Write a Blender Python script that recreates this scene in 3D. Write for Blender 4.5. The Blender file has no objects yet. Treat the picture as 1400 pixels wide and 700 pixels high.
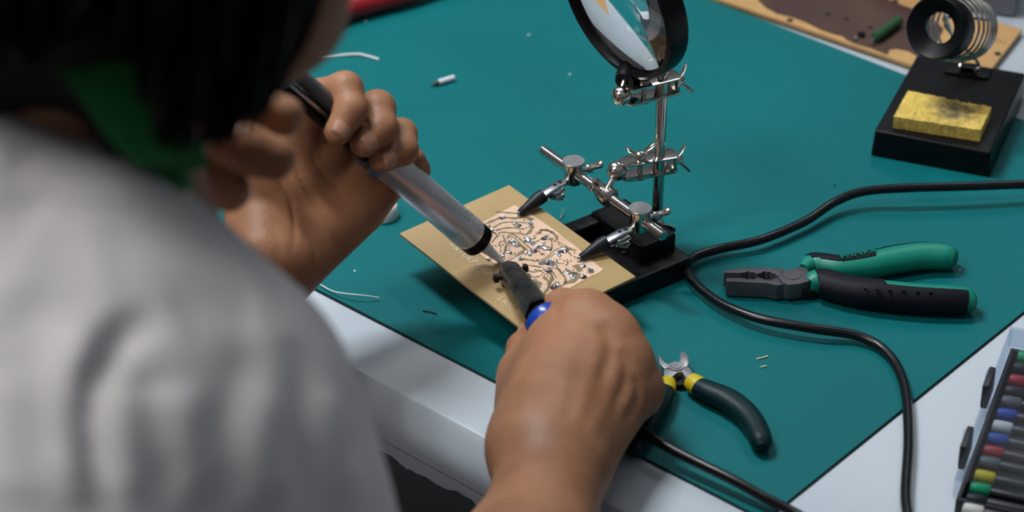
import bpy, bmesh, math, random
import numpy as np
from mathutils import Vector, Matrix
random.seed(7); np.random.seed(7)
S = bpy.context.scene
COL = S.collection

# ------------------------------------------------------------------ camera
TH = math.radians(33.3); FPX = 3565.0; DIST = 1.6
CAM = np.array([0, -DIST*math.cos(TH), DIST*math.sin(TH)])
FW = np.array([0, math.cos(TH), -math.sin(TH)]); UP = np.array([0, math.sin(TH), math.cos(TH)]); RT = np.array([1.0, 0, 0])
cd = bpy.data.cameras.new('camera'); cam = bpy.data.objects.new('camera', cd); COL.objects.link(cam)
cam.location = CAM; cam.rotation_euler = (math.pi/2 - TH, 0, 0)
cd.sensor_width = 36; cd.lens = 36*FPX/1400; cd.clip_start = .05
cd.dof.use_dof = True; cd.dof.focus_distance = 1.545; cd.dof.aperture_fstop = 6.3
S.camera = cam
# ------------------------------------------------------------------ world, lamps, exposure
w = bpy.data.worlds.new('world'); S.world = w; w.use_nodes = True
wn = w.node_tree.nodes; wl = w.node_tree.links
bg = wn['Background']; tc = wn.new('ShaderNodeTexCoord'); sx = wn.new('ShaderNodeSeparateXYZ'); cr = wn.new('ShaderNodeValToRGB')
wl.new(tc.outputs['Generated'], sx.inputs[0]); wl.new(sx.outputs['Z'], cr.inputs[0]); wl.new(cr.outputs[0], bg.inputs[0])
cr.color_ramp.elements[0].position = 0.0; cr.color_ramp.elements[0].color = (.11, .11, .12, 1)
cr.color_ramp.elements[1].position = 1.0; cr.color_ramp.elements[1].color = (.70, .74, .80, 1)
bg.inputs[1].default_value = .34
def area(name, loc, tgt, sx_, sy_, power, color, rz=0):
    l = bpy.data.lights.new(name, 'AREA'); l.shape = 'RECTANGLE'; l.size = sx_; l.size_y = sy_; l.energy = power; l.color = color
    o = bpy.data.objects.new(name, l); COL.objects.link(o); o.location = loc
    d = Vector(tgt) - Vector(loc); q = d.to_track_quat('-Z', 'Y'); o.rotation_euler = q.to_euler(); o.rotation_euler.rotate_axis('Z', rz)
    return o
area('ceiling_or_added_lamp', (-.45, .32, 1.52), (0, 0, 0), .13, .50, 22.5, (.92, .97, 1.0), math.radians(20))
area('ceiling_or_added_lamp', (-.95, -.72, 1.55), (-.15, -.45, .2), .35, .7, 13, (1.0, .95, .90), 0)  # unseen lamp, set close above the person to brighten the shirt
area('ceiling_or_added_lamp', (.75, 1.5, 2.0), (0, 0, 0), .12, 1.2, 7, (.95, .98, 1.0), math.radians(60))  # added dim strip light, gives the metal and table edge their reflections
area('ceiling_or_added_lamp', (-1.1, 1.5, 2.0), (0, 0, 0), .12, 1.2, 7, (.95, .98, 1.0), math.radians(40))  # another added strip light, likewise there only for reflections
S.view_settings.view_transform = 'Standard'; S.view_settings.look = 'None'; S.view_settings.gamma = 1
S.view_settings.use_curve_mapping = False; S.view_settings.exposure = 0.0

# ------------------------------------------------------------------ helpers
def at(x, y, z=0.0):
    d = FW*FPX + RT*(x-700) - UP*(y-350); return CAM + d*((z-CAM[2])/d[2])
def atd(x, y, dep):
    return CAM + (FW*FPX + RT*(x-700) - UP*(y-350))*(dep/FPX)
def V(*a): return np.array(a, float)
def nrm(v): v = np.array(v, float); return v/np.linalg.norm(v)
def mat(name, col, rough=.5, metal=0, noise=0, nscale=50, bump=0, bscale=200, spec=.5, col2=None, sss=0, coat=0, trans=0, ior=1.45, sheen=0):
    m = bpy.data.materials.new(name); m.use_nodes = True; nt = m.node_tree; n = nt.nodes; l = nt.links
    b = n['Principled BSDF']; b.inputs['Roughness'].default_value = rough; b.inputs['Metallic'].default_value = metal
    b.inputs['Base Color'].default_value = (*col, 1); b.inputs['Specular IOR Level'].default_value = spec; b.inputs['IOR'].default_value = ior
    if coat: b.inputs['Coat Weight'].default_value = coat
    if trans: b.inputs['Transmission Weight'].default_value = trans
    if sheen: b.inputs['Sheen Weight'].default_value = sheen
    if sss:
        b.inputs['Subsurface Weight'].default_value = sss; b.inputs['Subsurface Radius'].default_value = (1, .35, .2); b.inputs['Subsurface Scale'].default_value = .004
    t = n.new('ShaderNodeTexCoord')
    if noise or col2:
        nz = n.new('ShaderNodeTexNoise'); nz.inputs['Scale'].default_value = nscale; nz.inputs['Detail'].default_value = 6
        l.new(t.outputs['Object'], nz.inputs['Vector'])
        mx = n.new('ShaderNodeMix'); mx.data_type = 'RGBA'
        c2 = col2 if col2 else tuple(c*(1-noise) for c in col)
        rp = n.new('ShaderNodeMapRange'); rp.inputs[1].default_value = .35; rp.inputs[2].default_value = .65
        l.new(nz.outputs['Fac'], rp.inputs[0]); l.new(rp.outputs[0], mx.inputs[0])
        mx.inputs[6].default_value = (*col, 1); mx.inputs[7].default_value = (*c2, 1); l.new(mx.outputs[2], b.inputs['Base Color'])
    if bump:
        nb = n.new('ShaderNodeTexNoise'); nb.inputs['Scale'].default_value = bscale; nb.inputs['Detail'].default_value = 4
        l.new(t.outputs['Object'], nb.inputs['Vector'])
        bp = n.new('ShaderNodeBump'); bp.inputs['Strength'].default_value = bump; bp.inputs['Distance'].default_value = .001
        l.new(nb.outputs['Fac'], bp.inputs['Height']); l.new(bp.outputs[0], b.inputs['Normal'])
    return m
MAT = dict(
    rubber=mat('green_rubber', (.0, .132, .142), .52, bump=.12, bscale=2500, noise=.14, nscale=7, spec=.22),
    rubber_back=mat('black_rubber', (.006, .006, .007), .7),
    table=mat('white_laminate', (.48, .535, .59), .32, noise=.06, nscale=7, bump=.03, bscale=900),
    raw=mat('raw_board_edge', (.22, .20, .18), .8),
    floor=mat('dark_floor', (.025, .026, .03), .5, noise=.3, nscale=4),
    darkmetal=mat('dark_leg', (.02, .02, .024), .5),
    chrome=mat('nickel', (.62, .59, .55), .16, 1, noise=.15, nscale=60),
    steel=mat('brushed_steel', (.42, .44, .47), .3, 1, noise=.2, nscale=90, bump=.05, bscale=700),
    disc=mat('satin_cap', (.60, .60, .60), .34, 1, noise=.15, nscale=300),
    castiron=mat('black_cast_iron', (.005, .005, .006), .36, noise=.3, nscale=200, bump=.3, bscale=260, spec=.3),
    blackpl=mat('black_plastic', (.004, .004, .005), .4, spec=.22, bump=.05, bscale=600),
    sleeve=mat('black_rubber_sleeve', (.010, .011, .014), .42, spec=.3),
    glass=mat('glass', (1, 1, 1), 0.0, trans=1, ior=1.5),
    pcb=mat('bare_laminate', (.43, .295, .15), .36, col2=(.35, .245, .105), nscale=14, bump=.05, bscale=500),
    copper=mat('bare_copper', (.80, .56, .41), .42, .35, noise=.25, nscale=60, bump=.08, bscale=900, col2=(.72, .47, .33)),
    etch=mat('etched_gap', (.21, .165, .09), .42),
    solder=mat('solder', (.80, .84, .90), .2, .9, noise=.3, nscale=400, bump=.3, bscale=900),
    burnt=mat('burnt_flux', (.035, .022, .012), .25),
    hole=mat('drill_hole', (.05, .01, .008), .8),
    scratch=mat('scratched_mark', (.72, .60, .46), .6),
    alu=mat('satin_aluminium', (.66, .67, .70), .32, .8, bump=.02, bscale=2000),
    slategrey=mat('slate_plastic', (.055, .062, .075), .36),
    bluegrey=mat('blue_grey_plastic', (.07, .12, .20), .35),
    nozzle=mat('white_nozzle', (.66, .69, .74), .4),
    ironshaft=mat('scorched_steel', (.055, .055, .06), .34, .7, col2=(.012, .012, .014), nscale=70, bump=.4, bscale=240),
    bluepl=mat('blue_plastic', (.008, .05, .36), .25),
    cord=mat('black_cord', (.005, .005, .007), .26, spec=.4),
    jaw=mat('gunmetal', (.085, .085, .10), .45, .25, noise=.25, nscale=80),
    jawdark=mat('jaw_side', (.008, .008, .009), .5, spec=.2),
    teal=mat('teal_grip', (.0, .19, .135), .42),
    blackgrip=mat('black_grip', (.007, .007, .012), .5, spec=.15, bump=.1, bscale=900),
    cutsteel=mat('cutter_steel', (.42, .43, .45), .33, .8, noise=.3, nscale=150),
    darkgreen=mat('dark_green_grip', (.002, .018, .021), .42, spec=.22, bump=.1, bscale=900),
    yellow=mat('yellow_plastic', (.55, .42, .01), .4),
    sponge=None,
    hardboard=mat('hardboard', (.50, .29, .115), .55, noise=.12, nscale=60, bump=.15, bscale=800),
    stain=mat('brown_stain', (.055, .026, .024), .42, col2=(.075, .04, .028), nscale=22),
    greenpart=mat('green_enamel', (.015, .075, .025), .35),
    red=mat('red_plastic', (.22, .008, .012), .35),
    grey=mat('grey_metal', (.16, .17, .20), .5),
    white=mat('white_plastic', (.70, .72, .72), .4),
    skin=mat('skin', (.335, .158, .084), .5, col2=(.26, .115, .058), nscale=34, bump=.22, bscale=420, sss=.12, spec=.35),
    nail=mat('fingernail', (.37, .19, .125), .38, sss=.1),
    cloth=mat('grey_white_cotton', (.74, .725, .74), .9, noise=.05, nscale=12, bump=.25, bscale=1400, spec=.1),
    hair=mat('black_hair', (.0045, .0032, .0028), .5, noise=.4, nscale=90, spec=.08),
    greencloth=mat('green_ribbon', (.0, .13, .022), .8),  # base colour darkened to stand in for shade on the neck
    eye=mat('eye_white', (.6, .6, .58), .2),
    iris=mat('dark_iris', (.02, .01, .006), .2),
    lip=mat('lip', (.30, .11, .08), .45),
    traydark=mat('dark_tray', (.015, .017, .024), .4),
    clear=mat('clear_lid', (.75, .80, .88), .08, trans=.92, ior=1.35),
)
for nme, c in dict(c_green=(.0, .30, .13), c_red=(.35, .015, .03), c_grey=(.10, .11, .12), c_blue=(.01, .06, .33), c_white=(.55, .56, .52), c_yellow=(.60, .45, .005), c_black=(.012, .012, .015)).items():
    MAT[nme] = mat(nme, c, .4)
def clear_mat():
    m = bpy.data.materials.new('clear_lid'); m.use_nodes = True; n = m.node_tree.nodes; l = m.node_tree.links; n.remove(n['Principled BSDF'])
    t = n.new('ShaderNodeBsdfTransparent'); t.inputs[0].default_value = (.86, .89, .93, 1); g = n.new('ShaderNodeBsdfGlossy'); g.inputs['Roughness'].default_value = .3
    fr = n.new('ShaderNodeFresnel'); fr.inputs[0].default_value = 1.4; mx = n.new('ShaderNodeMixShader'); mx.inputs[0].default_value = .02; l.new(t.outputs[0], mx.inputs[1]); l.new(g.outputs[0], mx.inputs[2])
    l.new(mx.outputs[0], n['Material Output'].inputs[0]); return m
MAT['clear'] = clear_mat()
# sponge: yellow with soot patch (a stain with its own shape)
def sponge_mat(center):
    m = mat('yellow_sponge', (.74, .53, .12), .9, noise=.25, nscale=160, bump=.9, bscale=500); nt = m.node_tree; n = nt.nodes; l = nt.links
    b = n['Principled BSDF']; src = b.inputs['Base Color'].links[0].from_socket
    t = n.new('ShaderNodeTexCoord'); g = n.new('ShaderNodeVectorMath'); g.operation = 'DISTANCE'; g.inputs[1].default_value = center
    l.new(t.outputs['Object'], g.inputs[0]); nz = n.new('ShaderNodeTexNoise'); nz.inputs['Scale'].default_value = 150; nz.inputs['Detail'].default_value = 5
    l.new(t.outputs['Object'], nz.inputs[0]); a = n.new('ShaderNodeMath'); a.operation = 'MULTIPLY_ADD'; a.inputs[1].default_value = -.034; l.new(nz.outputs['Fac'], a.inputs[0]); l.new(g.outputs['Value'], a.inputs[2])
    r = n.new('ShaderNodeMapRange'); r.inputs[1].default_value = -.014; r.inputs[2].default_value = .004; r.inputs[3].default_value = .9; r.inputs[4].default_value = 0
    l.new(a.outputs[0], r.inputs[0]); mx = n.new('ShaderNodeMix'); mx.data_type = 'RGBA'; l.new(r.outputs[0], mx.inputs[0]); l.new(src, mx.inputs[6]); mx.inputs[7].default_value = (.05, .048, .04, 1)
    l.new(mx.outputs[2], b.inputs['Base Color']); return m

class MB:
    def __init__(s): s.v = []; s.f = []
    def add(s, v, f):
        o = len(s.v); s.v += [tuple(map(float, p)) for p in v]; s.f += [tuple(i+o for i in q) for q in f]; return s
    def box(s, c, ax, sz):
        c = np.array(c, float); a = [np.array(x, float)*h/2 for x, h in zip(ax, sz)]
        vs = [c+i*a[0]+j*a[1]+k*a[2] for i in (-1, 1) for j in (-1, 1) for k in (-1, 1)]
        return s.add(vs, [(0, 1, 3, 2), (4, 6, 7, 5), (0, 4, 5, 1), (2, 3, 7, 6), (0, 2, 6, 4), (1, 5, 7, 3)])
    def sweep(s, pts, rad, seg=16, hint=(0, 0, 1), cap=True):
        """tube along pts; rad: scalar, or per point scalar / (a,b): a across, b along hint"""
        P = [np.array(p, float) for p in pts]; n = len(P)
        if np.isscalar(rad): rad = [rad]*n
        rings = []
        for i in range(n):
            t = nrm(P[min(i+1, n-1)]-P[max(i-1, 0)]); h = np.array(hint, float)
            if abs(t@h) > .98: h = V(1, 0, 0) if abs(t[0]) < .9 else V(0, 1, 0)
            b = nrm(np.cross(t, h)); u = np.cross(b, t); r = rad[i]; ra, rb = (r, r) if np.isscalar(r) else r
            rings.append([P[i]+b*ra*math.cos(2*math.pi*k/seg)+u*rb*math.sin(2*math.pi*k/seg) for k in range(seg)])
        vs = [p for R in rings for p in R]; fs = []
        for i in range(n-1):
            for k in range(seg):
                k2 = (k+1) % seg; fs.append((i*seg+k, i*seg+k2, (i+1)*seg+k2, (i+1)*seg+k))
        if cap: fs.append(tuple(range(seg-1, -1, -1))); fs.append(tuple((n-1)*seg+k for k in range(seg)))
        return s.add(vs, fs)
    def lathe(s, o, d, prof, seg=32, closed=False):
        """prof: list of (height, radius) along d from o"""
        d = nrm(d); h = V(0, 0, 1) if abs(d[2]) < .95 else V(1, 0, 0); b = nrm(np.cross(d, h)); u = np.cross(b, d); o = np.array(o, float)
        vs = [o+d*z+(b*math.cos(2*math.pi*k/seg)+u*math.sin(2*math.pi*k/seg))*max(r, 1e-6) for z, r in prof for k in range(seg)]
        fs = [(i*seg+k, i*seg+(k+1) % seg, (i+1)*seg+(k+1) % seg, (i+1)*seg+k) for i in range(len(prof)-1) for k in range(seg)]
        if not closed: fs += [tuple(range(seg-1, -1, -1)), tuple((len(prof)-1)*seg+k for k in range(seg))]
        return s.add(vs, fs)
    def prism(s, pts, dz):
        """closed outline of 3d points extruded by vector dz"""
        n = len(pts); P = [np.array(p, float) for p in pts]; dz = np.array(dz, float)
        return s.add(P+[p+dz for p in P], [tuple(range(n-1, -1, -1)), tuple(range(n, 2*n))]+[(i, (i+1) % n, n+(i+1) % n, n+i) for i in range(n)])
    def ribbon(s, pts, wd, h, z):
        P = [np.array(p, float) for p in pts]; n = len(P); L = []; Rr = []
        for i in range(n):
            t = P[min(i+1, n-1)]-P[max(i-1, 0)]; t = nrm((t[0], t[1], 0)); q = V(-t[1], t[0], 0); ww = wd if np.isscalar(wd) else wd[i]
            L.append(P[i]+q*ww/2); Rr.append(P[i]-q*ww/2)
        return L, Rr
    def build(s, name, m, parent=None, smooth=True, bevel=0, seg=2, ang=40, sub=0, local=False):
        me = bpy.data.meshes.new(name); me.from_pydata(s.v, [], s.f); me.update()
        bm = bmesh.new(); bm.from_mesh(me); bmesh.ops.recalc_face_normals(bm, faces=bm.faces)
        if bevel:
            es = [e for e in bm.edges if len(e.link_faces) == 2 and e.calc_face_angle(0) > math.radians(30)]
            bmesh.ops.bevel(bm, geom=es, offset=bevel, segments=seg, profile=.6, affect='EDGES', clamp_overlap=True)
        bm.to_mesh(me); bm.free()
        return mkobj(name, me, m, parent, smooth, ang, local)
def mkobj(name, me, m, parent=None, smooth=True, ang=40, local=False):
    o = bpy.data.objects.new(name, me); COL.objects.link(o)
    if m: me.materials.append(MAT[m] if isinstance(m, str) else m)
    if smooth:
        for p in me.polygons: p.use_smooth = True
        try: me.set_sharp_from_angle(angle=math.radians(ang))
        except Exception: pass
    if parent:
        o.parent = parent
        if not local: o.matrix_parent_inverse = Matrix.Translation(root_loc(parent)).inverted()
    return o
def root_loc(p):
    l = Vector((0, 0, 0)); 
    while p: l = l + p.location; p = p.parent
    return l if l.length else Vector((0, 0, 0))
def tag(o, label=None, cat=None, group=None, kind=None):
    for k, v in (('label', label), ('category', cat), ('group', group), ('kind', kind)):
        if v: o[k] = v
    return o
def thing(name, loc, label, cat, group=None):
    o = bpy.data.objects.new(name, None); COL.objects.link(o); o.location = loc; o.empty_display_size = .01
    return tag(o, label, cat, group)
def cr_spline(P, n=8):
    P = [np.array(p, float) for p in P]; Q = [2*P[0]-P[1]]+P+[2*P[-1]-P[-2]]; out = []
    for i in range(1, len(Q)-2):
        for k in range(n):
            t = k/n; a, b, c, d = Q[i-1:i+3]
            out.append(.5*((2*b)+(-a+c)*t+(2*a-5*b+4*c-d)*t*t+(-a+3*b-3*c+d)*t**3))
    out.append(P[-1]); return out
Z = V(0, 0, 1)

# ------------------------------------------------------------------ signed distance surfaces (bodies)
def rcone(p, a, b, r1, r2):
    ba = b-a; l2 = ba@ba; rr = r1-r2
    t = np.clip(((p-a)@ba)/l2, 0, 1); d = p-a-t[:, None]*ba
    return np.sqrt((d*d).sum(1))-(r1+(r2-r1)*t)
def ellip(p, c, R, r):
    q = (p-c)@R.T/r; k0 = np.sqrt((q*q).sum(1))+1e-9; q2 = q/r; k1 = np.sqrt((q2*q2).sum(1))+1e-9
    return k0*(k0-1)/k1
def ev(pr, p):
    if pr[0] == 'c': return rcone(p, *pr[1:5])
    return ellip(p, *pr[1:4])
def smin(a, b, k):
    h = np.clip(.5+.5*(b-a)/k, 0, 1); return b*(1-h)+a*h-k*h*(1-h)
def field(groups, cuts):
    """groups: list of lists of (prim,k); groups after the first blend with the first only"""
    def f(p, base=None):
        hd = None
        c = p.mean(0); hd = np.sqrt(((p-c)**2).sum(1)).max()
        res = None; core = None
        for gi, g in enumerate(groups):
            dc = [ev(pr, c[None])[0] for pr, k in g]
            if gi > 0 and min(dc) > 2*hd+.03: continue
            d = None
            for (pr, k), q in zip(g, dc):
                if q > min(dc)+2*hd+.06: continue
                e = ev(pr, p); d = e if d is None else smin(d, e, k)
            if gi == 0: core = d; res = d
            else: res = np.minimum(res, smin(core, d, g[0][1]))
        for a, b, r, k in cuts:
            if np.linalg.norm(c-(a+b)/2) > hd+np.linalg.norm(a-b)+.02: continue
            e = -rcone(p, a, b, r, r*.6); h = np.clip(.5-.5*(res-e)/k, 0, 1); res = e*(1-h)+res*h+k*h*(1-h) if False else np.maximum(res, e)*1.0
        return res
    def raw(p):
        core = None; res = None
        for gi, g in enumerate(groups):
            d = None
            for pr, k in g: e = ev(pr, p); d = e if d is None else smin(d, e, k)
            if gi == 0: core = res = d
            else: res = np.minimum(res, smin(core, d, g[0][1]))
        return res
    f.raw = raw
    return f
def nets(f, lo, hi, vx, B=20, clip=None):
    lo = np.array(lo, float); N = np.ceil((np.array(hi)-lo)/vx).astype(int); nb = np.ceil(N/B).astype(int)
    NY, NZ = nb[1]*B+4, nb[2]*B+4
    bc = np.stack(np.meshgrid(*[np.arange(k) for k in nb], indexing='ij'), -1).reshape(-1, 3)
    hd = B*vx*.87+vx*2
    # coarse culling
    cen = lo+(bc+.5)*B*vx
    keep = []
    dc = f.raw(cen); keep = np.where(np.abs(dc) < hd*1.7+.004)[0]
    ids = []; pos = []; quads = []
    r = np.arange(B+2); G = np.stack(np.meshgrid(r, r, r, indexing='ij'), -1)
    corners = [(i, j, k) for i in (0, 1) for j in (0, 1) for k in (0, 1)]
    edges = [(a, b) for a in range(8) for b in range(a+1, 8) if sum(x != y for x, y in zip(corners[a], corners[b])) == 1]
    for i in keep:
        b0 = bc[i]*B; P = lo+(G+b0)*vx
        D = f(P.reshape(-1, 3)).reshape(B+2, B+2, B+2)
        if clip is not None: D = np.maximum(D, clip(P.reshape(-1, 3)).reshape(D.shape))
        if (D > 0).all() or (D < 0).all(): continue
        C = [D[c[0]:c[0]+B+1, c[1]:c[1]+B+1, c[2]:c[2]+B+1] for c in corners]
        s = np.array([c < 0 for c in C]); mixed = s.any(0) & ~s.all(0)
        m = mixed[:B, :B, :B]; idx = np.argwhere(m)
        if len(idx):
            acc = np.zeros((len(idx), 3)); cnt = np.zeros(len(idx)); vals = [c[idx[:, 0], idx[:, 1], idx[:, 2]] for c in C]
            for a, b in edges:
                va, vb = vals[a], vals[b]; cr_ = (va < 0) != (vb < 0); t = np.where(cr_, va/(va-vb+1e-20), 0)
                pa = np.array(corners[a]); pb = np.array(corners[b]); acc += cr_[:, None]*(pa+(pb-pa)*t[:, None]); cnt += cr_
            pos.append(lo+(idx+b0+acc/cnt[:, None])*vx); g = idx+b0+1; ids.append((g[:, 0]*NY+g[:, 1])*NZ+g[:, 2])
        for ax in range(3):
            o = [0, 0, 0]; o[ax] = 1; A = D[:B, :B, :B]; Bq = D[o[0]:o[0]+B, o[1]:o[1]+B, o[2]:o[2]+B]
            e = np.argwhere((A < 0) != (Bq < 0)); 
            if not len(e): continue
            sg = A[e[:, 0], e[:, 1], e[:, 2]] < 0; g = e+b0+1; u = np.zeros(3, int); v = np.zeros(3, int); u[(ax+1) % 3] = 1; v[(ax+2) % 3] = 1
            q = [g-u-v, g-v, g, g-u]; q = np.stack([(k[:, 0]*NY+k[:, 1])*NZ+k[:, 2] for k in q], 1)
            q[~sg] = q[~sg][:, ::-1]; quads.append(q)
    ids = np.concatenate(ids); pos = np.concatenate(pos); quads = np.concatenate(quads)
    o = np.argsort(ids); ids = ids[o]; pos = pos[o]
    j = np.clip(np.searchsorted(ids, quads), 0, len(ids)-1); ok = (ids[j] == quads).all(1); j = j[ok]
    return pos, j
def npmesh(name, pos, quads):
    me = bpy.data.meshes.new(name); me.vertices.add(len(pos)); me.vertices.foreach_set('co', pos.astype(np.float32).ravel())
    me.loops.add(len(quads)*4); me.loops.foreach_set('vertex_index', quads.ravel().astype(np.int32))
    me.polygons.add(len(quads)); me.polygons.foreach_set('loop_start', (np.arange(len(quads))*4).astype(np.int32))
    me.polygons.foreach_set('use_smooth', np.ones(len(quads), bool)); me.update(); me.validate(); return me
def normals(pos, q):
    n = np.cross(pos[q[:, 2]]-pos[q[:, 0]], pos[q[:, 3]]-pos[q[:, 1]]); N = np.zeros_like(pos)
    for k in range(4): np.add.at(N, q[:, k], n)
    return N/(np.linalg.norm(N, axis=1)[:, None]+1e-12)

# ================================================================== SETTING
E = nrm(V(-.755, .656, 0)); NI = nrm(V(.656, .755, 0)); DG = -E          # along the near edge, into the table, along to the right
fl = MB().box((0, 0, -.775), np.eye(3), (5, 5, .05)).build('floor', 'floor', smooth=False); tag(fl, kind='structure')

# ------------------------------------------------------------------ table
ZT = -.0019
T0 = at(497, 511, ZT)                                                     # a point on the rolled near edge
tb = thing('table', (T0[0], T0[1], -.75), 'white table with rounded front edge and rough-cut lower rim under the green mat', 'table')
prof = [(0.95, 0.0), (.0016, 0.0), (.0008, -.0002), (0.0, -.0009), (-.0030, -.0050), (-.0062, -.0098), (-.0088, -.0148), (-.0104, -.0200), (-.0110, -.0255), (-.0110, -.0300)]
prof = prof + [(a+.0022, h-(.0022 if a > 0 else .0008)) for a, h in prof[::-1]]; prof[len(prof)//2] = (-.0088, -.0300)
def edge_prof(n=60, L0=-.9, L1=1.0):
    v = []; f = []
    for i in range(n+1):
        s = L0+(L1-L0)*i/n; o = T0+DG*s
        for a, h in prof: v.append(V(o[0], o[1], ZT)+NI*a+Z*h)
    m = len(prof)
    for i in range(n):
        for k in range(m): f.append((i*m+k, i*m+(k+1) % m, (i+1)*m+(k+1) % m, (i+1)*m+k))
    f += [tuple(range(m)), tuple(range(n*m, n*m+m))]
    return v, f
v, f = edge_prof(); o = MB().add(v, f).build('table_top', 'table', tb, ang=60)
# front apron with ragged lower edge
v = []; f = []; n = 500
for i in range(n+1):
    s = -.9+1.9*i/n; o = T0+DG*s
    r = .0012*math.sin(s*90)+.0010*math.sin(s*231+1)+(random.random()*.0016 if i % 3 == 0 else 0)
    for a, h in ((-.0110, -.0290), (-.0110, -.0335), (-.0106, -.0395+r), (-.0085, -.0395+r), (-.0085, -.0290)): v.append(V(o[0], o[1], ZT)+NI*a+Z*h)
for i in range(n):
    for k in range(4): f.append((i*5+k, i*5+k+1, (i+1)*5+k+1, (i+1)*5+k))
MB().add(v, f).build('front_apron', 'table', tb, ang=50)
for s, a in ((-.7, .06), (.8, .06), (-.7, .88), (.8, .88)):
    c = T0+DG*s+NI*a; MB().box((c[0], c[1], -.39), (DG, NI, Z), (.05, .05, .71)).build('leg', 'darkmetal', tb, smooth=False)
c = T0+DG*.05+NI*.06; MB().box((c[0], c[1], -.5), (DG, NI, Z), (1.45, .03, .05)).build('crossbar', 'darkmetal', tb, smooth=False)

# ------------------------------------------------------------------ cutting mat
K = at(1046, 709.8, 0)                                                   # near right corner
ml = thing('cutting_mat', (K[0], K[1], ZT), 'large matte green rubber work mat lying on the white table', 'mat')
W_, L_ = .52, .70
farp = at(1240, 103, 0); depthm = (farp-K)@NI
def matslab(z0, z1, off, name, m):
    c = [K+DG*off-NI*off, K+DG*off+NI*(depthm+off), K+E*L_+NI*(depthm+off), K+E*L_-NI*off]
    return MB().prism([V(p[0], p[1], z0) for p in c], Z*(z1-z0)).build(name, m, ml, smooth=False)
matslab(-.0010, 0, 0, 'green_top_layer', 'rubber'); matslab(ZT+.0002, -.0010, .0006, 'black_backing', 'rubber_back')

# ------------------------------------------------------------------ hardboard strip at the back
ZB_ = .0031
def hb(x, y): return at(x, y, ZB_)
hbn = [hb(930, -19.4), hb(1336, 119), hb(1398, 40), hb(965, -87)]
hr = thing('hardboard_strip', tuple(V(*hbn[1][:2], ZT)), 'orange-brown hardboard strip with large dark stain behind the mat', 'board')
MB().prism([V(p[0], p[1], .0001) for p in hbn], Z*(ZB_-.0001)).build('panel', 'hardboard', hr, smooth=False, bevel=.0004)
st = [(1037, -30), (1036, 0), (1046, 10), (1062, 19), (1080, 23), (1100, 30), (1120, 40), (1140, 47), (1152, 50), (1158, 55), (1168, 60), (1190, 66), (1213, 75), (1216, 68), (1226, 67), (1242, 70), (1258, 80), (1275, 70), (1290, 40), (1270, 20), (1235, 8), (1215, 0), (1200, -30)]
MB().prism([V(*hb(x, y)[:2], ZB_+.0001) for x, y in st], Z*.0003).build('dark_stain', 'stain', hr, smooth=False)
for x, y in ((1080, 28), (1132, 20), (1157, 27), (1190, 38), (1364, 74), (1224, 2)):
    p = hb(x, y); MB().lathe(V(p[0], p[1], ZB_+.0003), Z, [(0, .0024), (.0003, .0022)], 14).build('drilled_hole', 'rubber_back', hr)
for k, (x, y) in enumerate(((1362, 55), (1368, 57), (1374, 59), (1012, 12), (1058, 27), (1108, 44))):
    p = hb(x, y); MB().box((p[0], p[1], ZB_+.0002), (nrm(DG+NI*.3*(k % 3)), NI, Z), (.0007, .003, .0003)).build('red_print_mark', mat('red_ink', (.35, .04, .03), .7), hr, smooth=False)
# green part with lead, lying on the strip
a, b = at(1196, 52, ZB_+.0045), at(1230, 27, ZB_+.0045); g = thing('green_component', tuple(at(1213, 40, ZB_+.0005)), 'small green cylindrical electronic part lying on the stained board', 'component')
MB().lathe(a, b-a, [(0, .0018), (.001, .0034), (np.linalg.norm(b-a)-.001, .0036), (np.linalg.norm(b-a), .0018)], 20).build('body', 'greenpart', g)
d = nrm(b-a); MB().sweep([a+d*.001, a-d*.003, at(1191, 58, ZB_+.003), at(1190, 62, ZB_+.001)], .0006, 8).build('lead', 'steel', g)
for lbl, x, y, s in (('small black chip crumb left of the green component', 1178, 47, .0024), ('smaller grey scrap beside black crumb on the stained board', 1170, 52, .0017)):
    p = at(x, y, ZB_+.0005+s*.6); m_ = MB(); m_.box(p, (nrm(V(1, .7, 0)), nrm(V(-.7, 1, 0)), Z), (s*1.6, s*1.8, s*1.1)); tag(m_.build('chip_crumb', 'blackpl' if s > .002 else 'steel', bevel=.0005), lbl, 'scrap')
# grey equipment box far right
p = at(1345, 26, ZT); q = thing('equipment_case', tuple(V(p[0]+.08, p[1]+.1, ZT)), 'grey metal case at back right corner with black items on it', 'case')
bx0 = at(1392, 33, ZT); MB().box(bx0+V(-.03, .085, .021)+NI*.0, (nrm(V(.95, -.3, 0)), nrm(V(.3, .95, 0)), Z), (.10, .13, .04)).build('body', 'grey', q, bevel=.002)
MB().box(bx0+V(-.01, .05, .048), (nrm(V(.95, -.3, 0)), nrm(V(.3, .95, 0)), Z), (.055, .012, .012)).build('black_bar', 'blackpl', q, bevel=.002)

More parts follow.
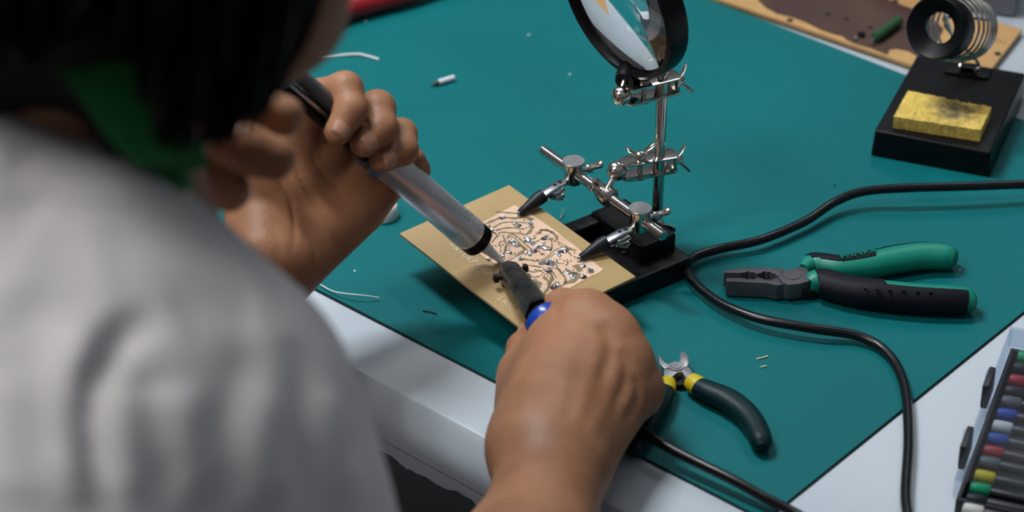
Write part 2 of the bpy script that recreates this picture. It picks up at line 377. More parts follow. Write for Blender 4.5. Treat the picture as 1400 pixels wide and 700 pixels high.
# ------------------------------------------------------------------ iron stand
ZS = .019
c0 = at(1190, 213, 0); c1 = at(1353, 243, 0); t0 = at(1196, 178, ZS); t1 = at(1354, 209, ZS); t2 = at(1402, 100, ZS); t3 = at(1254, 75, ZS)
sr = thing('soldering_iron_stand', tuple((c0+c1)/2), 'black stand with chrome spring holder and sponge tray at right rear', 'stand')
dB = (t3-t0)*1.02; b3 = c0+V(dB[0], dB[1], 0); b2 = c1+V((t2-t1)[0], (t2-t1)[1], 0)*1.02
m_ = MB(); m_.add([c0, c1, b2, b3, t0, t1, t2, t3], [(0, 1, 2, 3)[::-1], (4, 5, 6, 7), (0, 1, 5, 4), (1, 2, 6, 5), (2, 3, 7, 6), (3, 0, 4, 7)]); m_.build('base', 'blackpl', sr, bevel=.0015, seg=3)
pts = []; rc_ = at(1285, 38, .078); ax = nrm(V(.54, .74, -.40)); b_ = nrm(np.cross(ax, Z)); u_ = np.cross(b_, ax)
MB().lathe(rc_, -ax, [(-.010, .0135), (-.004, .0125), (-.002, .0100), (.001, .0102), (.006, .0160), (.008, .0185), (.0085, .0193), (.0070, .0205), (-.002, .0205), (-.010, .0200), (-.010, .0135)], 48, True).build('funnel_ring', 'blackpl', sr)
NT = 6.5; n = 300
for i in range(n+1):
    t = i/n; a = t*NT*2*math.pi; r = .0195+.0022*math.sin(t*math.pi); pts.append(rc_+ax*(.009+t*.040)+(b_*math.cos(a)+u_*math.sin(a))*r)
MB().sweep(pts, .00095, 8, hint=ax).build('spring_coil', 'chrome', sr)
e_ = pts[-1]; br = at(1318, 98, ZS)
def fx(x, y, z): return at(x, y, z)
MB().sweep(cr_spline([pts[-20], e_, fx(1336, 84, .030), fx(1334, 96, .024), fx(1333, 101, .0205)], 5), .0012, 8).build('support_wire', 'chrome', sr)
MB().sweep(cr_spline([pts[-50], fx(1312, 80, .030), fx(1313, 90, .026), fx(1312, 99, .0205)], 5), .0012, 8).build('support_wire', 'chrome', sr)
MB().prism([fx(x, y, ZS) for x, y in ((1290, 101), (1350, 110), (1357, 98), (1300, 89))], Z*.002).build('bracket_plate', 'blackpl', sr, bevel=.0005)
MB().prism([fx(x, y, ZS+.002) for x, y in ((1310, 98), (1333, 101), (1336, 94), (1313, 91))], Z*.004).build('clamp_block', 'blackpl', sr, bevel=.0008)
# sponge
zt = ZS+.0088
tp = [at(x, y, zt) for x, y in ((1222, 159), (1341, 178), (1356, 145), (1241, 124))]
NX, NY_ = 60, 24; vs = []; fs = []
def bil(u, v): return (tp[0]*(1-u)+tp[1]*u)*(1-v)+(tp[3]*(1-u)+tp[2]*u)*v
import mathutils.noise as mn
def spz(p): return .0006*mn.noise(Vector(p)*260)-.0011*max(0, mn.noise(Vector(p)*520+Vector((3, 1, 7)))-.25)*2
m_ = MB()
for side in range(2):
    for j in range(NY_+1):
        for i in range(NX+1):
            u, v = i/NX, j/NY_; p = bil(u, v)
            if v > .97 and u > .45: p = p + (bil(u, .9)-p)*(.5+.5*math.sin(u*40))*.8
            ed = .0004*mn.noise(Vector((u*40, v*20, 2)))
            vs.append(p+V(ed, ed, spz(p)) if side == 0 else V(p[0]+ed, p[1]+ed, ZS+.0002))
W2 = NX+1; O2 = W2*(NY_+1)
for j in range(NY_):
    for i in range(NX): a = j*W2+i; fs += [(a, a+1, a+W2+1, a+W2), (O2+a, O2+a+W2, O2+a+W2+1, O2+a+1)]
for i in range(NX): fs += [(i, O2+i, O2+i+1, i+1), (NY_*W2+i, NY_*W2+i+1, O2+NY_*W2+i+1, O2+NY_*W2+i)]
for j in range(NY_): fs += [(j*W2, (j+1)*W2, O2+(j+1)*W2, O2+j*W2), (j*W2+NX, O2+j*W2+NX, O2+(j+1)*W2+NX, (j+1)*W2+NX)]
sp = m_.add(vs, fs).build('sponge', sponge_mat(tuple(at(1306, 150, zt))), ang=50)
tag(sp, 'yellow cleaning sponge with grey soot patch on the black stand', 'sponge')

# ------------------------------------------------------------------ helping hand
U = nrm(V(.81, .586, 0)); VV = nrm(V(.586, -.81, 0))
R0 = at(945, 378, 0)
hh = thing('helping_hand_stand', tuple(V(R0[0]-.05, R0[1], 0)), 'chrome helping hand stand with magnifier, clips and black base holding the board', 'stand')
def bp(a, b, z): return V(R0[0], R0[1], 0)-U*a-VV*b+Z*z
def blk(a0, a1, b0, b1, z0, z1, nm, bev=.0015): return MB().prism([bp(a0, b0, z0), bp(a1, b0, z0), bp(a1, b1, z0), bp(a0, b1, z0)], Z*(z1-z0)).build(nm, 'castiron', hh, bevel=bev, seg=3)
blk(0, .112, 0, .064, .0003, .014, 'base_plate')
blk(.003, .030, .012, .062, .0135, .026, 'pole_block')
blk(.028, .110, .052, .063, .0135, .024, 'rear_rail'); blk(.104, .111, .012, .054, .0135, .018, 'end_rail')
PB = at(899, 285, .026); 
def pole(z): return V(PB[0], PB[1], z)
MB().lathe(pole(.02), Z, [(0, .0035), (.1005, .0035), (.102, .0029)], 28).build('pole', 'chrome', hh)
def wing(o, d, wdir, nm_parent, sc=1.0, rise=.35):
    """wing nut: hub along d, two wings along +-wdir rising along d"""
    d = nrm(d); wdir = nrm(wdir); m = MB(); o = np.array(o, float)
    m.lathe(o, d, [(0, .0036*sc), (.003*sc, .0034*sc), (.0048*sc, .0026*sc), (.0055*sc, .0014*sc)], 18)
    for s in (-1, 1):
        e = nrm(wdir*s+d*.75); m.sweep([o+d*.0012*sc+wdir*s*.001*sc, o+d*.002*sc+e*.005*sc, o+d*.002*sc+e*.0085*sc, o+d*.002*sc+e*.0115*sc, o+d*.002*sc+e*.0122*sc], [(.0012*sc, .002*sc), (.0011*sc, .0024*sc), (.0010*sc, .0030*sc), (.0010*sc, .0026*sc), (.0006*sc, .001*sc)], 12, hint=np.cross(d, wdir))
    return m.build('wing_nut', 'chrome', nm_parent)
wing(bp(-.0005, .035, .019), U, Z*.3+VV*-.7, hh, .9)
def bracket(zc, half, blabel, ballpx, top_wing=True):
    P = pole(zc); br = MB(); L0, L1, hw = -.029, .012, .0062
    db = nrm(V(*(at(*ballpx, zc)-P)[:2], 0)); sd = V(-db[1], db[0], 0)
    plates = []
    for sgn, nm in ((1, 'upper_plate'), (-1, 'lower_plate')):
        ol = []
        for k in range(13): a = math.pi/2+math.pi*k/12; ol.append(P+db*(.024)+db*(-hw*math.cos(a)*-1)*-1*0+db*(hw*math.sin(a-math.pi/2+0))*0)
        ol = [P+db*.0195+(db*math.cos(a)+sd*math.sin(a))*hw for a in np.linspace(-math.pi/2, math.pi/2, 12)]+[P-db*.0085+(-db*math.cos(a)*.45-sd*math.sin(a))*hw for a in np.linspace(-math.pi/2, math.pi/2, 7)]
        z0 = zc+sgn*half-(.0006)
        o = MB().prism([V(p[0], p[1], z0) for p in ol], Z*.0013).build(nm, 'chrome', hh, bevel=.0003, seg=2); plates.append(o)
    MB().lathe(P+V(0, 0, -half)-db*.0, Z, [(0, .0046), (2*half, .0046)], 24).build('spacer_sleeve', 'chrome', hh)
    MB().prism([P-db*.0095+sd*.0055+Z*(-half), P-db*.0095-sd*.0055+Z*(-half), P-db*.0075-sd*.0055+Z*(-half), P-db*.0075+sd*.0055+Z*(-half)], Z*2*half).build('end_plate', 'chrome', hh, bevel=.0004)
    c = P+db*.0125; MB().lathe(V(c[0], c[1], zc-half-.003), Z, [(0, .0016), (2*half+.006, .0016)], 14).build('clamp_screw', 'chrome', hh)
    MB().lathe(V(c[0], c[1], zc-half-.0035), Z, [(0, .003), (.0025, .003)], 6).build('hex_nut', 'chrome', hh)
    B = P+db*.0275; prof = [(-.0062*math.cos(t), .0062*math.sin(t)) for t in np.linspace(0.02, math.pi-.02, 17)]
    ball = MB().lathe(B, Z, prof, 28).build('ball_joint', 'chrome', hh)
    if top_wing: wing(V(c[0], c[1], zc+half+.0006), Z, nrm(VV*.3+U*1.0), hh, .95)
    else: MB().lathe(V(c[0], c[1], zc+half), Z, [(0, .0034), (.0025, .0034), (.003, .0022), (.006, .002), (.0065, .003), (.0075, .0028)], 16).build('screw_head', 'chrome', hh)
    wing(P-db*.0102, -db, nrm(Z*.8-sd*.5), hh, .9)
    return B
B1 = bracket(.0585, .0050, 'lower', (852, 232)); B2 = bracket(.1125, .0050, 'upper', (853, 130), False)
# cross rod
zr = .0475; ra, rb_ = at(742, 205, zr), at(908, 323, zr); rd = nrm(rb_-ra); RL = np.linalg.norm(rb_-ra)
MB().lathe(ra, rd, [(0, .0026), (.0006, .0033), (RL-.0006, .0033), (RL, .0026)], 28).build('cross_rod', 'chrome', hh)
def onrod(px): 
    ts = np.linspace(0, 1, 400); best = min(ts, key=lambda t: abs(proj(ra+(rb_-ra)*t)[0]-px)); return ra+(rb_-ra)*best
def proj(p):
    v = np.array(p)-CAM; w_ = v@FW; return (700+FPX*(v@RT)/w_, 350-FPX*(v@UP)/w_)
cc = onrod(829)
MB().lathe(cc-rd*.006, rd, [(0, .0042), (.0012, .0056), (.0052, .0060), (.0058, .0048), (.0068, .0048), (.0074, .0064), (.0105, .0062), (.012, .0045)], 28).build('collar', 'chrome', hh)
MB().sweep([cc+Z*.003, (cc+B1)/2+Z*.001, B1-nrm(B1-cc)*.003], .0020, 14).build('ball_stem', 'chrome', hh)
k_ = at(812, 250, zr+.006); MB().sweep([cc-rd*.004, cc-rd*.008+Z*.004, k_+Z*.002], [(.0022, .003), (.002, .003), (.0016, .002)], 12).build('collar_tab', 'chrome', hh)
MB().lathe(cc-rd*.008-VV*0+Z*.003-U*.004, -U+Z*.3, [(0, .0026), (.002, .0026), (.0025, .0018)], 16).build('collar_screw', 'chrome', hh)
ZP = .031                                                                 # circuit board top
def clamp(px, tippx, lab):
    c = onrod(px); o = MB().lathe(c-Z*.0075, Z, [(0, .0052), (.001, .0060), (.0138, .0060), (.0142, .0060)], 28).build('clamp_block', 'chrome', hh)
    MB().lathe(c+Z*.0065, Z, [(0, .0068), (.0012, .0070), (.0016, .0067)], 32).build('disc_cap', 'disc', hh)
    wd = nrm(U*1.0+VV*.25)
    MB().lathe(c+wd*.004, wd, [(0, .0018), (.0065, .0018)], 12).build('clamp_screw', 'chrome', hh)
    wing(c+wd*.0085, wd, nrm(Z*.7+VV*.7), hh, .85)
    # alligator clip
    tip = at(*tippx, ZP+.0018); s = c-Z*.006-wd*.004; L = np.linalg.norm(tip-s); d = (tip-s)/L; sd = nrm(np.cross(d, Z)); un = np.cross(sd, d)
    def q(t, y, h): return s+d*(t*L)+sd*y+un*h
    cl = MB().sweep([q(0, 0, .000), q(.08, 0, .0005)], .0022, 12).build('clip_socket', 'chrome', hh)
    m = MB(); secs = [(.06, .0030, .0012), (.2, .0034, .0022), (.42, .0033, .0022), (.56, .0030, .0016)]
    m.sweep([q(t, 0, h) for t, w1, h in secs], [(w1, .0011) for t, w1, h in secs], 16, hint=un); m.build('upper_jaw', 'steel', hh)
    for t in (.14, .24): MB().lathe(q(t, 0, .0024), un, [(0, .0014 if t < .2 else .0017), (.0009, .0013)], 14).build('rivet_hole', 'blackpl', hh)
    m = MB(); m.sweep([q(.10, 0, -.0035), q(.22, 0, -.0042), q(.34, 0, -.0026), q(.56, 0, -.0010)], [(.0026, .0006), (.0030, .0009), (.0030, .0009), (.0026, .0012)], 14, hint=un)
    m.build('lower_jaw', 'chrome', hh)
    m = MB(); m.sweep([q(.12, 0, -.0075), q(.2, 0, -.0085), q(.28, 0, -.0068), q(.36, 0, -.0045)], [(.0016, .0008), (.0027, .0012), (.0026, .0008), (.002, .0008)], 14, hint=un); m.build('thumb_lever', 'chrome', hh)
    MB().lathe(q(.36, -.0042, -.0008), sd, [(0, .0011), (.0084, .0011)], 12).build('pivot_pin', 'steel', hh)
    MB().sweep([q(.50, 0, .0012), q(.62, 0, .0010), q(.86, 0, .0002), q(.98, 0, 0), q(1.0, 0, 0)], [(.0042, .0044), (.0043, .0043), (.0028, .0026), (.0023, .0020), (.0017, .0014)], 20, hint=un).build('rubber_sleeve', 'sleeve', hh)
    MB().lathe(q(.995, 0, 0), d, [(0, .0012), (.0012, .0012), (.0018, .0006)], 12).build('jaw_tip', 'steel', hh)
clamp(784, (710, 291), 0); clamp(875, (793, 352), 1)
# magnifier
RM = .0455
MC = V(0, 0, 0)
mn_ = V(-.78, -.61, -.15); mn_ = nrm(mn_)
MCdep = np.linalg.norm  # placeholder
MC = atd(843.5, 3, 1.516)
dn = nrm(-Z - mn_*(-Z@mn_))                                              # down in the lens plane
MB().lathe(MC, -mn_, [(-.002, RM+.0005), (-.003, RM+.0015), (-.002, RM+.0036), (.001, RM+.0042), (.010, RM+.0042), (.012, RM+.0036), (.012, RM+.001), (.010, RM), (.006, RM-.0006), (.0015, RM-.0006), (-.002, RM+.0005)], 96, True).build('lens_ring', 'blackpl', hh)
lp = [(.0006+RM*0, RM-.0004)]
Rc = .17; hh_ = [(math.sqrt(Rc*Rc-r*r)-math.sqrt(Rc*Rc-(RM-.0005)**2)) for r in np.linspace(RM-.0005, 0, 24)]
rs = list(np.linspace(RM-.0005, 0.00001, 24))
prof = [(.0035-.0008-h, r) for h, r in zip(hh_[::-1], rs[::-1])]+[(.0035+.0008+h, r) for h, r in zip(hh_, rs)]
MB().lathe(MC, -mn_, prof, 96).build('lens', 'glass', hh, ang=70)
sk = MC-mn_*.004+dn*(RM+.004)
tgt = B2+Z*.006
MB().sweep([sk, sk*.55+tgt*.45, sk*.3+tgt*.7], [.0068, .0066, .0056], 24).build('lens_socket', 'blackpl', hh)
MB().sweep([sk*.4+tgt*.6, tgt-Z*.003], .0021, 14).build('lens_stem', 'chrome', hh)

# ------------------------------------------------------------------ circuit board
PA, PBb, PC = at(555, 326, .0265), at(696, 253, ZP), at(869, 378, ZP)
ux = nrm(PC-PBb); LB = np.linalg.norm(PC-PBb); uy = PA-PBb; uy = uy-ux*(uy@ux); WB = np.linalg.norm(uy); uy = nrm(uy); un = np.cross(ux, uy); un = un if un[2] > 0 else -un
def onb(x, y, h=0.0):
    d = FW*FPX+RT*(x-700)-UP*(y-350); o = PBb+un*h; return CAM+d*(((o-CAM)@un)/(d@un))
cb = thing('circuit_board', tuple(PBb+ux*LB/2+uy*WB/2), 'tan circuit board with copper traces and silver solder joints held in the clips', 'circuit board')
MB().prism([PBb-un*.0016, PBb+ux*LB-un*.0016, PBb+ux*LB+uy*WB-un*.0016, PBb+uy*WB-un*.0016], un*.0016).build('substrate', 'pcb', cb, smooth=False)
cp = [(703, 281), (716, 287), (730, 296), (757, 314), (772, 326), (787, 337), (803, 352), (825, 369), (818, 374), (806, 379), (780, 394), (757, 408), (735, 396), (715, 392), (690, 368), (664, 354), (647, 340), (640, 318), (650, 309), (662, 303), (680, 293)]
MB().prism([onb(x, y, .0001) for x, y in cp], un*.00025).build('copper_layer', 'copper', cb, smooth=False)
def conv(ls, s, ox, oy): return [([(ox+x/s, oy+y/s) for x, y in pl], w_/s) for pl, w_ in ls]
ch = conv([([(300, 150), (400, 160), (530, 172), (600, 190), (700, 235)], 16), ([(150, 300), (230, 262), (330, 222), (380, 212), (500, 222), (600, 212), (680, 245)], 24), ([(260, 325), (330, 285), (380, 266), (480, 262), (620, 270)], 15), ([(215, 290), (235, 340), (240, 400), (225, 440), (170, 470)], 26), ([(160, 290), (165, 350), (160, 400)], 10),
 ([(290, 352), (400, 325), (520, 325), (580, 335), (640, 315), (690, 280)], 18), ([(300, 395), (360, 370), (460, 378), (560, 382), (600, 400)], 15), ([(370, 400), (385, 440), (400, 470)], 12), ([(420, 440), (430, 408), (470, 395), (510, 410), (560, 450), (600, 490), (650, 530), (690, 560)], 14), ([(440, 420), (490, 430), (540, 480), (600, 540), (640, 560)], 10),
 ([(330, 520), (340, 475), (380, 465), (400, 490), (390, 550), (370, 610)], 12), ([(345, 590), (350, 520), (370, 490)], 9), ([(250, 480), (290, 430), (320, 400)], 14), ([(270, 500), (260, 540), (290, 590), (320, 620)], 12), ([(410, 560), (460, 590), (500, 605), (570, 580), (600, 545), (560, 510)], 24), ([(440, 665), (520, 622), (600, 590), (680, 560)], 9),
 ([(640, 440), (700, 440), (720, 395), (780, 345), (840, 350), (900, 375)], 16), ([(640, 460), (700, 480), (800, 430), (850, 420), (885, 450), (890, 540), (870, 580)], 12), ([(720, 520), (780, 500), (830, 470)], 11), ([(560, 640), (680, 670), (760, 685), (860, 640), (933, 590)], 10), ([(740, 560), (780, 600), (820, 620)], 10), ([(690, 300), (660, 360), (610, 400)], 26)], 7.775, 640, 270)
ch += conv([([(60, 200), (120, 190), (190, 215), (240, 260), (250, 310), (330, 360), (400, 400), (450, 410)], 24), ([(190, 270), (220, 310), (260, 335), (300, 375)], 10), ([(0, 530), (80, 510), (160, 460), (230, 400), (300, 375)], 10), ([(330, 370), (370, 430), (420, 480), (470, 500)], 14), ([(240, 500), (250, 540), (320, 550)], 14), ([(340, 570), (360, 540), (350, 500)], 14), ([(440, 560), (470, 600), (500, 630)], 50), ([(360, 620), (400, 650), (460, 650)], 34),
 ([(180, 590), (260, 610), (290, 660)], 12), ([(0, 570), (60, 590), (130, 592), (200, 640), (240, 700)], 12), ([(0, 610), (60, 622), (100, 650), (110, 700)], 12), ([(150, 640), (190, 680), (195, 740)], 12)], 7.775, 730, 290)
ch += conv([([(285, 408), (350, 412), (410, 432), (470, 425)], 6), ([(290, 430), (340, 442), (400, 450), (440, 480), (455, 520)], 7), ([(300, 462), (350, 474), (400, 462)], 7), ([(300, 492), (360, 502), (420, 485), (440, 520), (430, 560)], 7), ([(340, 520), (370, 535), (372, 560)], 26), ([(400, 500), (430, 530), (420, 570), (390, 600)], 12), ([(470, 450), (500, 480), (520, 520), (500, 550)], 9), ([(540, 480), (590, 490), (560, 520), (510, 535)], 20), ([(300, 540), (330, 590), (350, 600)], 8)], 3.89, 640, 250)
for pl, w_ in ch:
    P = cr_spline([onb(x, y, .00036) for x, y in pl], 4); w_ = w_/2.33/1000*1.75; n = len(P); L = []; R_ = []
    for i in range(n):
        t = nrm(P[min(i+1, n-1)]-P[max(i-1, 0)]); q = np.cross(un, t); ww = w_*(.85+.25*math.sin(i*1.7)); 
        if i in (0, n-1): ww *= .6
        L.append(P[i]+q*ww/2); R_.append(P[i]-q*ww/2)
    vs = L+R_+[p+un*.00010 for p in L]+[p+un*.00010 for p in R_]; fs = []
    for i in range(n-1): fs += [(2*n+i, 2*n+i+1, 3*n+i+1, 3*n+i), (i, i+1, 2*n+i+1, 2*n+i), (n+i, 3*n+i, 3*n+i+1, n+i+1)]
    MB().add(vs, fs).build('etched_gap', 'etch', cb, smooth=False)
holes = [(640+x/7.775, 270+y/7.775) for x, y in ((190, 295), (185, 425), (595, 240), (620, 318), (553, 355), (600, 422), (705, 408), (758, 375), (848, 400), (292, 512), (370, 500), (432, 463), (500, 592), (625, 578), (738, 672), (790, 603))]
holes += [(730+x/7.775, 290+y/7.775) for x, y in ((57, 220), (262, 317), (307, 347), (430, 430), (432, 473), (465, 528), (390, 518), (420, 615), (340, 602), (275, 495), (322, 517), (38, 515), (100, 600), (82, 668), (92, 450), (148, 678))]
h0 = None; 
for x, y in holes:
    p = onb(x, y, .0005); 
    MB().lathe(onb(x, y, .0004), un, [(0, .0017), (.0001, .0016)], 14).build('copper_pad', 'copper', cb)
    MB().lathe(p, un, [(0, .00062), (.00008, .00055)], 8).build('drill_hole', 'hole', cb, smooth=False)
bl = [(640+x/7.775, 270+y/7.775, s) for x, y, s in ((365, 215, 1.2), (540, 190, 1.1), (500, 288, 1.0), (530, 298, .9), (645, 265, 1.2), (660, 285, .9), (235, 345, 1), (262, 352, .7), (315, 400, 1.1), (465, 470, 1.1), (495, 500, 1.3), (530, 515, .9), (605, 455, 1.1), (640, 455, 1.3), (680, 485, 1.2), (820, 430, 1.1), (860, 440, 1.1), (770, 525, 1.4), (815, 540, 1.2), (850, 550, 1.1), (640, 605, 1.6), (690, 570, 1.2), (225, 655, 1.1), (435, 585, 1), (350, 630, 1.0))]
bl += [(730+x/7.775, 290+y/7.775, s) for x, y, s in ((255, 440, 1.1), (270, 465, .9), (320, 405, 1.3), (335, 430, .9), (85, 550, 1.3), (150, 530, 1.5), (200, 560, 1.5), (240, 575, 1.0), (150, 615, 1.3), (345, 640, 1.1), (370, 652, .8), (520, 575, 1.2), (595, 630, 1.7), (410, 690, 1.1), (510, 690, 1.2), (225, 525, 1))]
bl += [(640+x/3.89, 250+y/3.89, s) for x, y, s in ((358, 545, 1.2), (455, 553, 1.3), (475, 545, 1.3), (488, 552, .9), (275, 405, .9), (555, 505, 1.0), (605, 498, 1.0))]
for k, (x, y, s) in enumerate(bl):
    c = onb(x, y, .0004); s *= (.00125 if k % 4 else .0009); rr = random.Random(k); vs = []; n1, n2 = 6, 10
    an = rr.uniform(0, 3.14); ea = ux*math.cos(an)+uy*math.sin(an); eb = np.cross(un, ea); st_ = rr.uniform(.8, 1.9)
    for i in range(n1+1):
        for j in range(n2):
            ph = math.pi/2*i/n1; a = 2*math.pi*j/n2; q = 1+.28*rr.uniform(-1, 1)
            vs.append(c+(ea*math.cos(a)*st_+eb*math.sin(a))*s*math.cos(ph)*q+un*s*1.15*math.sin(ph)*q)
    fs = [(i*n2+j, i*n2+(j+1) % n2, (i+1)*n2+(j+1) % n2, (i+1)*n2+j) for i in range(n1) for j in range(n2)]
    MB().add(vs, fs).build('solder_joint', 'solder', cb, ang=50)
    if k % 3 == 0: MB().lathe(c+eb*s*.6, un, [(0, s*1.5), (.00012, s*1.2)], 9).build('burnt_flux_spot', 'burnt', cb)
wp = [(640+x/7.775, 270+y/7.775, h) for x, y, h in ((385, 650, .001), (390, 590, .004), (410, 520, .007), (430, 465, .001))]
MB().sweep([onb(*p) for p in wp], .0003, 6).build('component_lead', 'steel', cb)
MB().sweep([onb(640+x/7.775, 270+y/7.775, .0008) for x, y in ((228, 350), (280, 375), (320, 400))], .0003, 6).build('component_lead', 'steel', cb)
p = [onb(x, y, .0005) for x, y in ((704, 356), (713, 352), (715, 353.5), (706, 357.5))]; MB().prism(p, un*.0002).build('white_mark', 'white', cb, smooth=False)
# scratched handwriting along the left edge
def scratch(strokes, x0, y0, dx, dy, sc):
    e1 = nrm(V(*(onb(x0+dx, y0+dy)-onb(x0, y0)))); e2 = np.cross(un, e1); o = onb(x0, y0, .0001)
    for s in strokes:
        MB().sweep([o+e1*a*sc+e2*b*sc for a, b in s], [(.00028, .00010)]*len(s), 6, hint=un).build('scratched_stroke', 'scratch', cb, smooth=False)
word1 = [[(-1.6, .5), (-.5, .4)], [(-.3, 0), (.1, 1)], [(.1, 1), (.6, 0)], [(-.15, .4), (.45, .4)], [(.8, 1), (1.7, 1.05)], [(1.25, 1), (1.2, 0)], [(2.0, 1), (2.0, .2), (2.3, 0), (2.6, .2), (2.7, 1)], [(3.0, 0), (3.05, 1), (3.5, .9), (3.4, .55), (3.05, .5)], [(3.2, .5), (3.6, 0)], [(4.0, 0), (4.1, 1)], [(4.1, 1), (4.7, .95)], [(4.05, .5), (4.5, .5)], [(5.3, 0), (5.4, .9)], [(5.9, 0), (6.2, 1), (6.6, 0)], [(6.9, 1), (7.0, .1), (7.5, .2)], [(7.8, .1), (8.2, .9), (8.5, .1)]]
scratch(word1, 620, 341, 32, 24, .0042)
word2 = [[(0, 1), (0, 0), (.5, .1)], [(.8, 0), (1.2, 1), (1.6, 0)], [(.95, .4), (1.5, .4)], [(1.9, 0), (2.0, 1), (2.6, .1), (2.7, 1)], [(3.0, 0), (3.2, .9), (3.6, .2), (4.0, .9), (4.1, 0)], [(4.4, .8), (4.5, .1), (5.0, .2)]]
scratch(word2, 680, 409, 30, 22, .0040)

# ------------------------------------------------------------------ desoldering pump
PT = onb(687, 358, .0004); PE = at(392, 106, .180); pa = nrm(PE-PT); LP = np.linalg.norm(PE-PT)
du = thing('desoldering_pump', tuple(PT), 'silver desoldering pump with white nozzle and slate grey rear end in the left hand', 'desoldering pump')
MB().lathe(PT, pa, [(0, .0014), (.0005, .0018), (.006, .0024), (.012, .0030), (.021, .0044), (.023, .0046)], 32).build('nozzle', 'nozzle', du)
MB().lathe(PT+pa*.0225, pa, [(0, .0050), (.0004, .0082), (.001, .0092), (.0078, .0098), (.0082, .0094)], 48).build('collar', 'blackpl', du)
m_ = MB(); b_ = nrm(np.cross(pa, Z)); u_ = np.cross(b_, pa)
for k in range(40):
    a = 2*math.pi*k/40; r_ = b_*math.cos(a)+u_*math.sin(a); m_.box(PT+pa*.0268+r_*.0096, (pa, r_, np.cross(pa, r_)), (.0062, .0008, .0006))
o = m_.build('knurl_ribs', 'blackpl', du, smooth=False); 
LBar = .085
MB().lathe(PT+pa*.0305, pa, [(0, .0088), (.0005, .0098), (.0010, .0100), (.016, .0101), (LBar, .0101), (LBar+.001, .0095)], 64).build('barrel', 'alu', du)
m_ = MB()
for j in range(11):
    for k in range(56):
        a = 2*math.pi*(k+.5*(j % 2))/56; r_ = b_*math.cos(a)+u_*math.sin(a); c = PT+pa*(.0325+j*.0011)+r_*.01008; t_ = np.cross(pa, r_)
        m_.add([c+pa*.0005, c+t_*.0005, c-pa*.0005, c-t_*.0005, c+r_*.00028], [(0, 1, 4), (1, 2, 4), (2, 3, 4), (3, 0, 4)])
kb = m_.build('knurled_band', 'alu', du, smooth=False); kb['kind'] = 'stuff'
q0 = PT+pa*(.028+LBar)
MB().lathe(q0, pa, [(0, .0085), (.0005, .0104), (.012, .0106), (.013, .0100)], 48).build('grey_collar', 'slategrey', du)
vw = nrm(CAM-PT); vw = nrm(vw-pa*(vw@pa)); side = np.cross(pa, vw)
side = side if (side@UP) > 0 else -side
MB().lathe(q0+pa*.004+(vw*.0068-side*.0076), vw*.8-side*.6, [(0, .0042), (.0018, .0040), (.0024, .0030)], 24).build('release_button', 'bluegrey', du)
# open frame end: two long rails
LE = LP-.028-LBar
for s_, w_ in ((1, .0058),):
    MB().sweep([q0+pa*.010+side*.0045, q0+pa*(LE*.5)+side*.0050, q0+pa*LE+side*.0052], [(.0085, .0052), (.0085, .0050), (.0080, .0045)], 20, hint=side).build('rear_rail', 'slategrey', du)
MB().sweep([q0+pa*.010-side*.0065, q0+pa*(LE*.5)-side*.0065, q0+pa*(LE-.004)-side*.0065], [(.0075, .0022)]*3, 16, hint=side).build('lower_rail', 'blackpl', du)
MB().sweep([q0+pa*.008-side*.0020+vw*.002, q0+pa*(LE+.004)-side*.0020+vw*.002], .0024, 16).build('plunger_rod', 'steel', du)
MB().lathe(q0+pa*(LE), pa, [(0, .0085), (.002, .0090), (.004, .0085)], 32).build('end_ring', 'bluegrey', du)

# ------------------------------------------------------------------ soldering iron + cord
IT = onb(689, 361, .0012); IH = at(741, 432, .052); IEnd = at(856, 570, .016)
ir = thing('soldering_iron', tuple(IT), 'soldering iron with scorched shaft and blue handle in the right hand, trailing black cord', 'soldering iron')
ia = nrm(IH-IT); LI = np.linalg.norm(IH-IT)
prof = [(0, .0007), (.004, .0016), (.007, .0018), (.0075, .0045), (.012, .0062), (.018, .0072), (LI*.6, .0078), (LI*.85, .0080), (LI*.97, .0088)]
m_ = MB(); n2 = 24; b_ = nrm(np.cross(ia, Z)); u_ = np.cross(b_, ia); vs = []
for z, r in prof[3:]:
    for k in range(n2): a = 2*math.pi*k/n2; vs.append(IT+ia*z+(b_*math.cos(a)+u_*math.sin(a))*r*(1+.05*math.sin(a*7+z*300)))
pn = len(prof)-3
m_.add(vs, [(i*n2+k, i*n2+(k+1) % n2, (i+1)*n2+(k+1) % n2, (i+1)*n2+k) for i in range(pn-1) for k in range(n2)]+[tuple(range(n2))[::-1], tuple((pn-1)*n2+k for k in range(n2))]); m_.build('scorched_barrel', 'ironshaft', ir, ang=85)
MB().lathe(IT, ia, prof[:4], 20).build('tip', 'steel', ir)
for x, y, s in ((671, 386, -1), (693, 349+15, 1)):
    c = IT+ia*(.021 if s < 0 else .014); dr = nrm(RT*s*.9+UP*s*.1-ia*((RT*s)@ia)); MB().lathe(c+dr*.0062, dr, [(0, .0013), (.0022, .0013), (.0024, .0026), (.0046, .0026), (.0052, .0018)], 16).build('set_screw', 'blackpl', ir)
hd = nrm(IEnd-IH); LH = np.linalg.norm(IEnd-IH)
MB().lathe(IH-ia*.0025, hd*.4+ia*.6, [(0, .0080), (.0015, .0094), (.004, .0098)], 32).build('black_ferrule', 'blackpl', ir)
MB().lathe(IH, hd*.55+ia*.45, [(0, .0095), (.002, .0118), (.006, .0124), (.010, .0112), (.016, .0088)], 40).build('blue_guard', 'bluepl', ir)
MB().sweep([IH+hd*.008, IH+hd*.03, IH+hd*.07, IEnd], [.0098, .0088, .0092, .0070], 24).build('blue_handle', 'bluepl', ir)
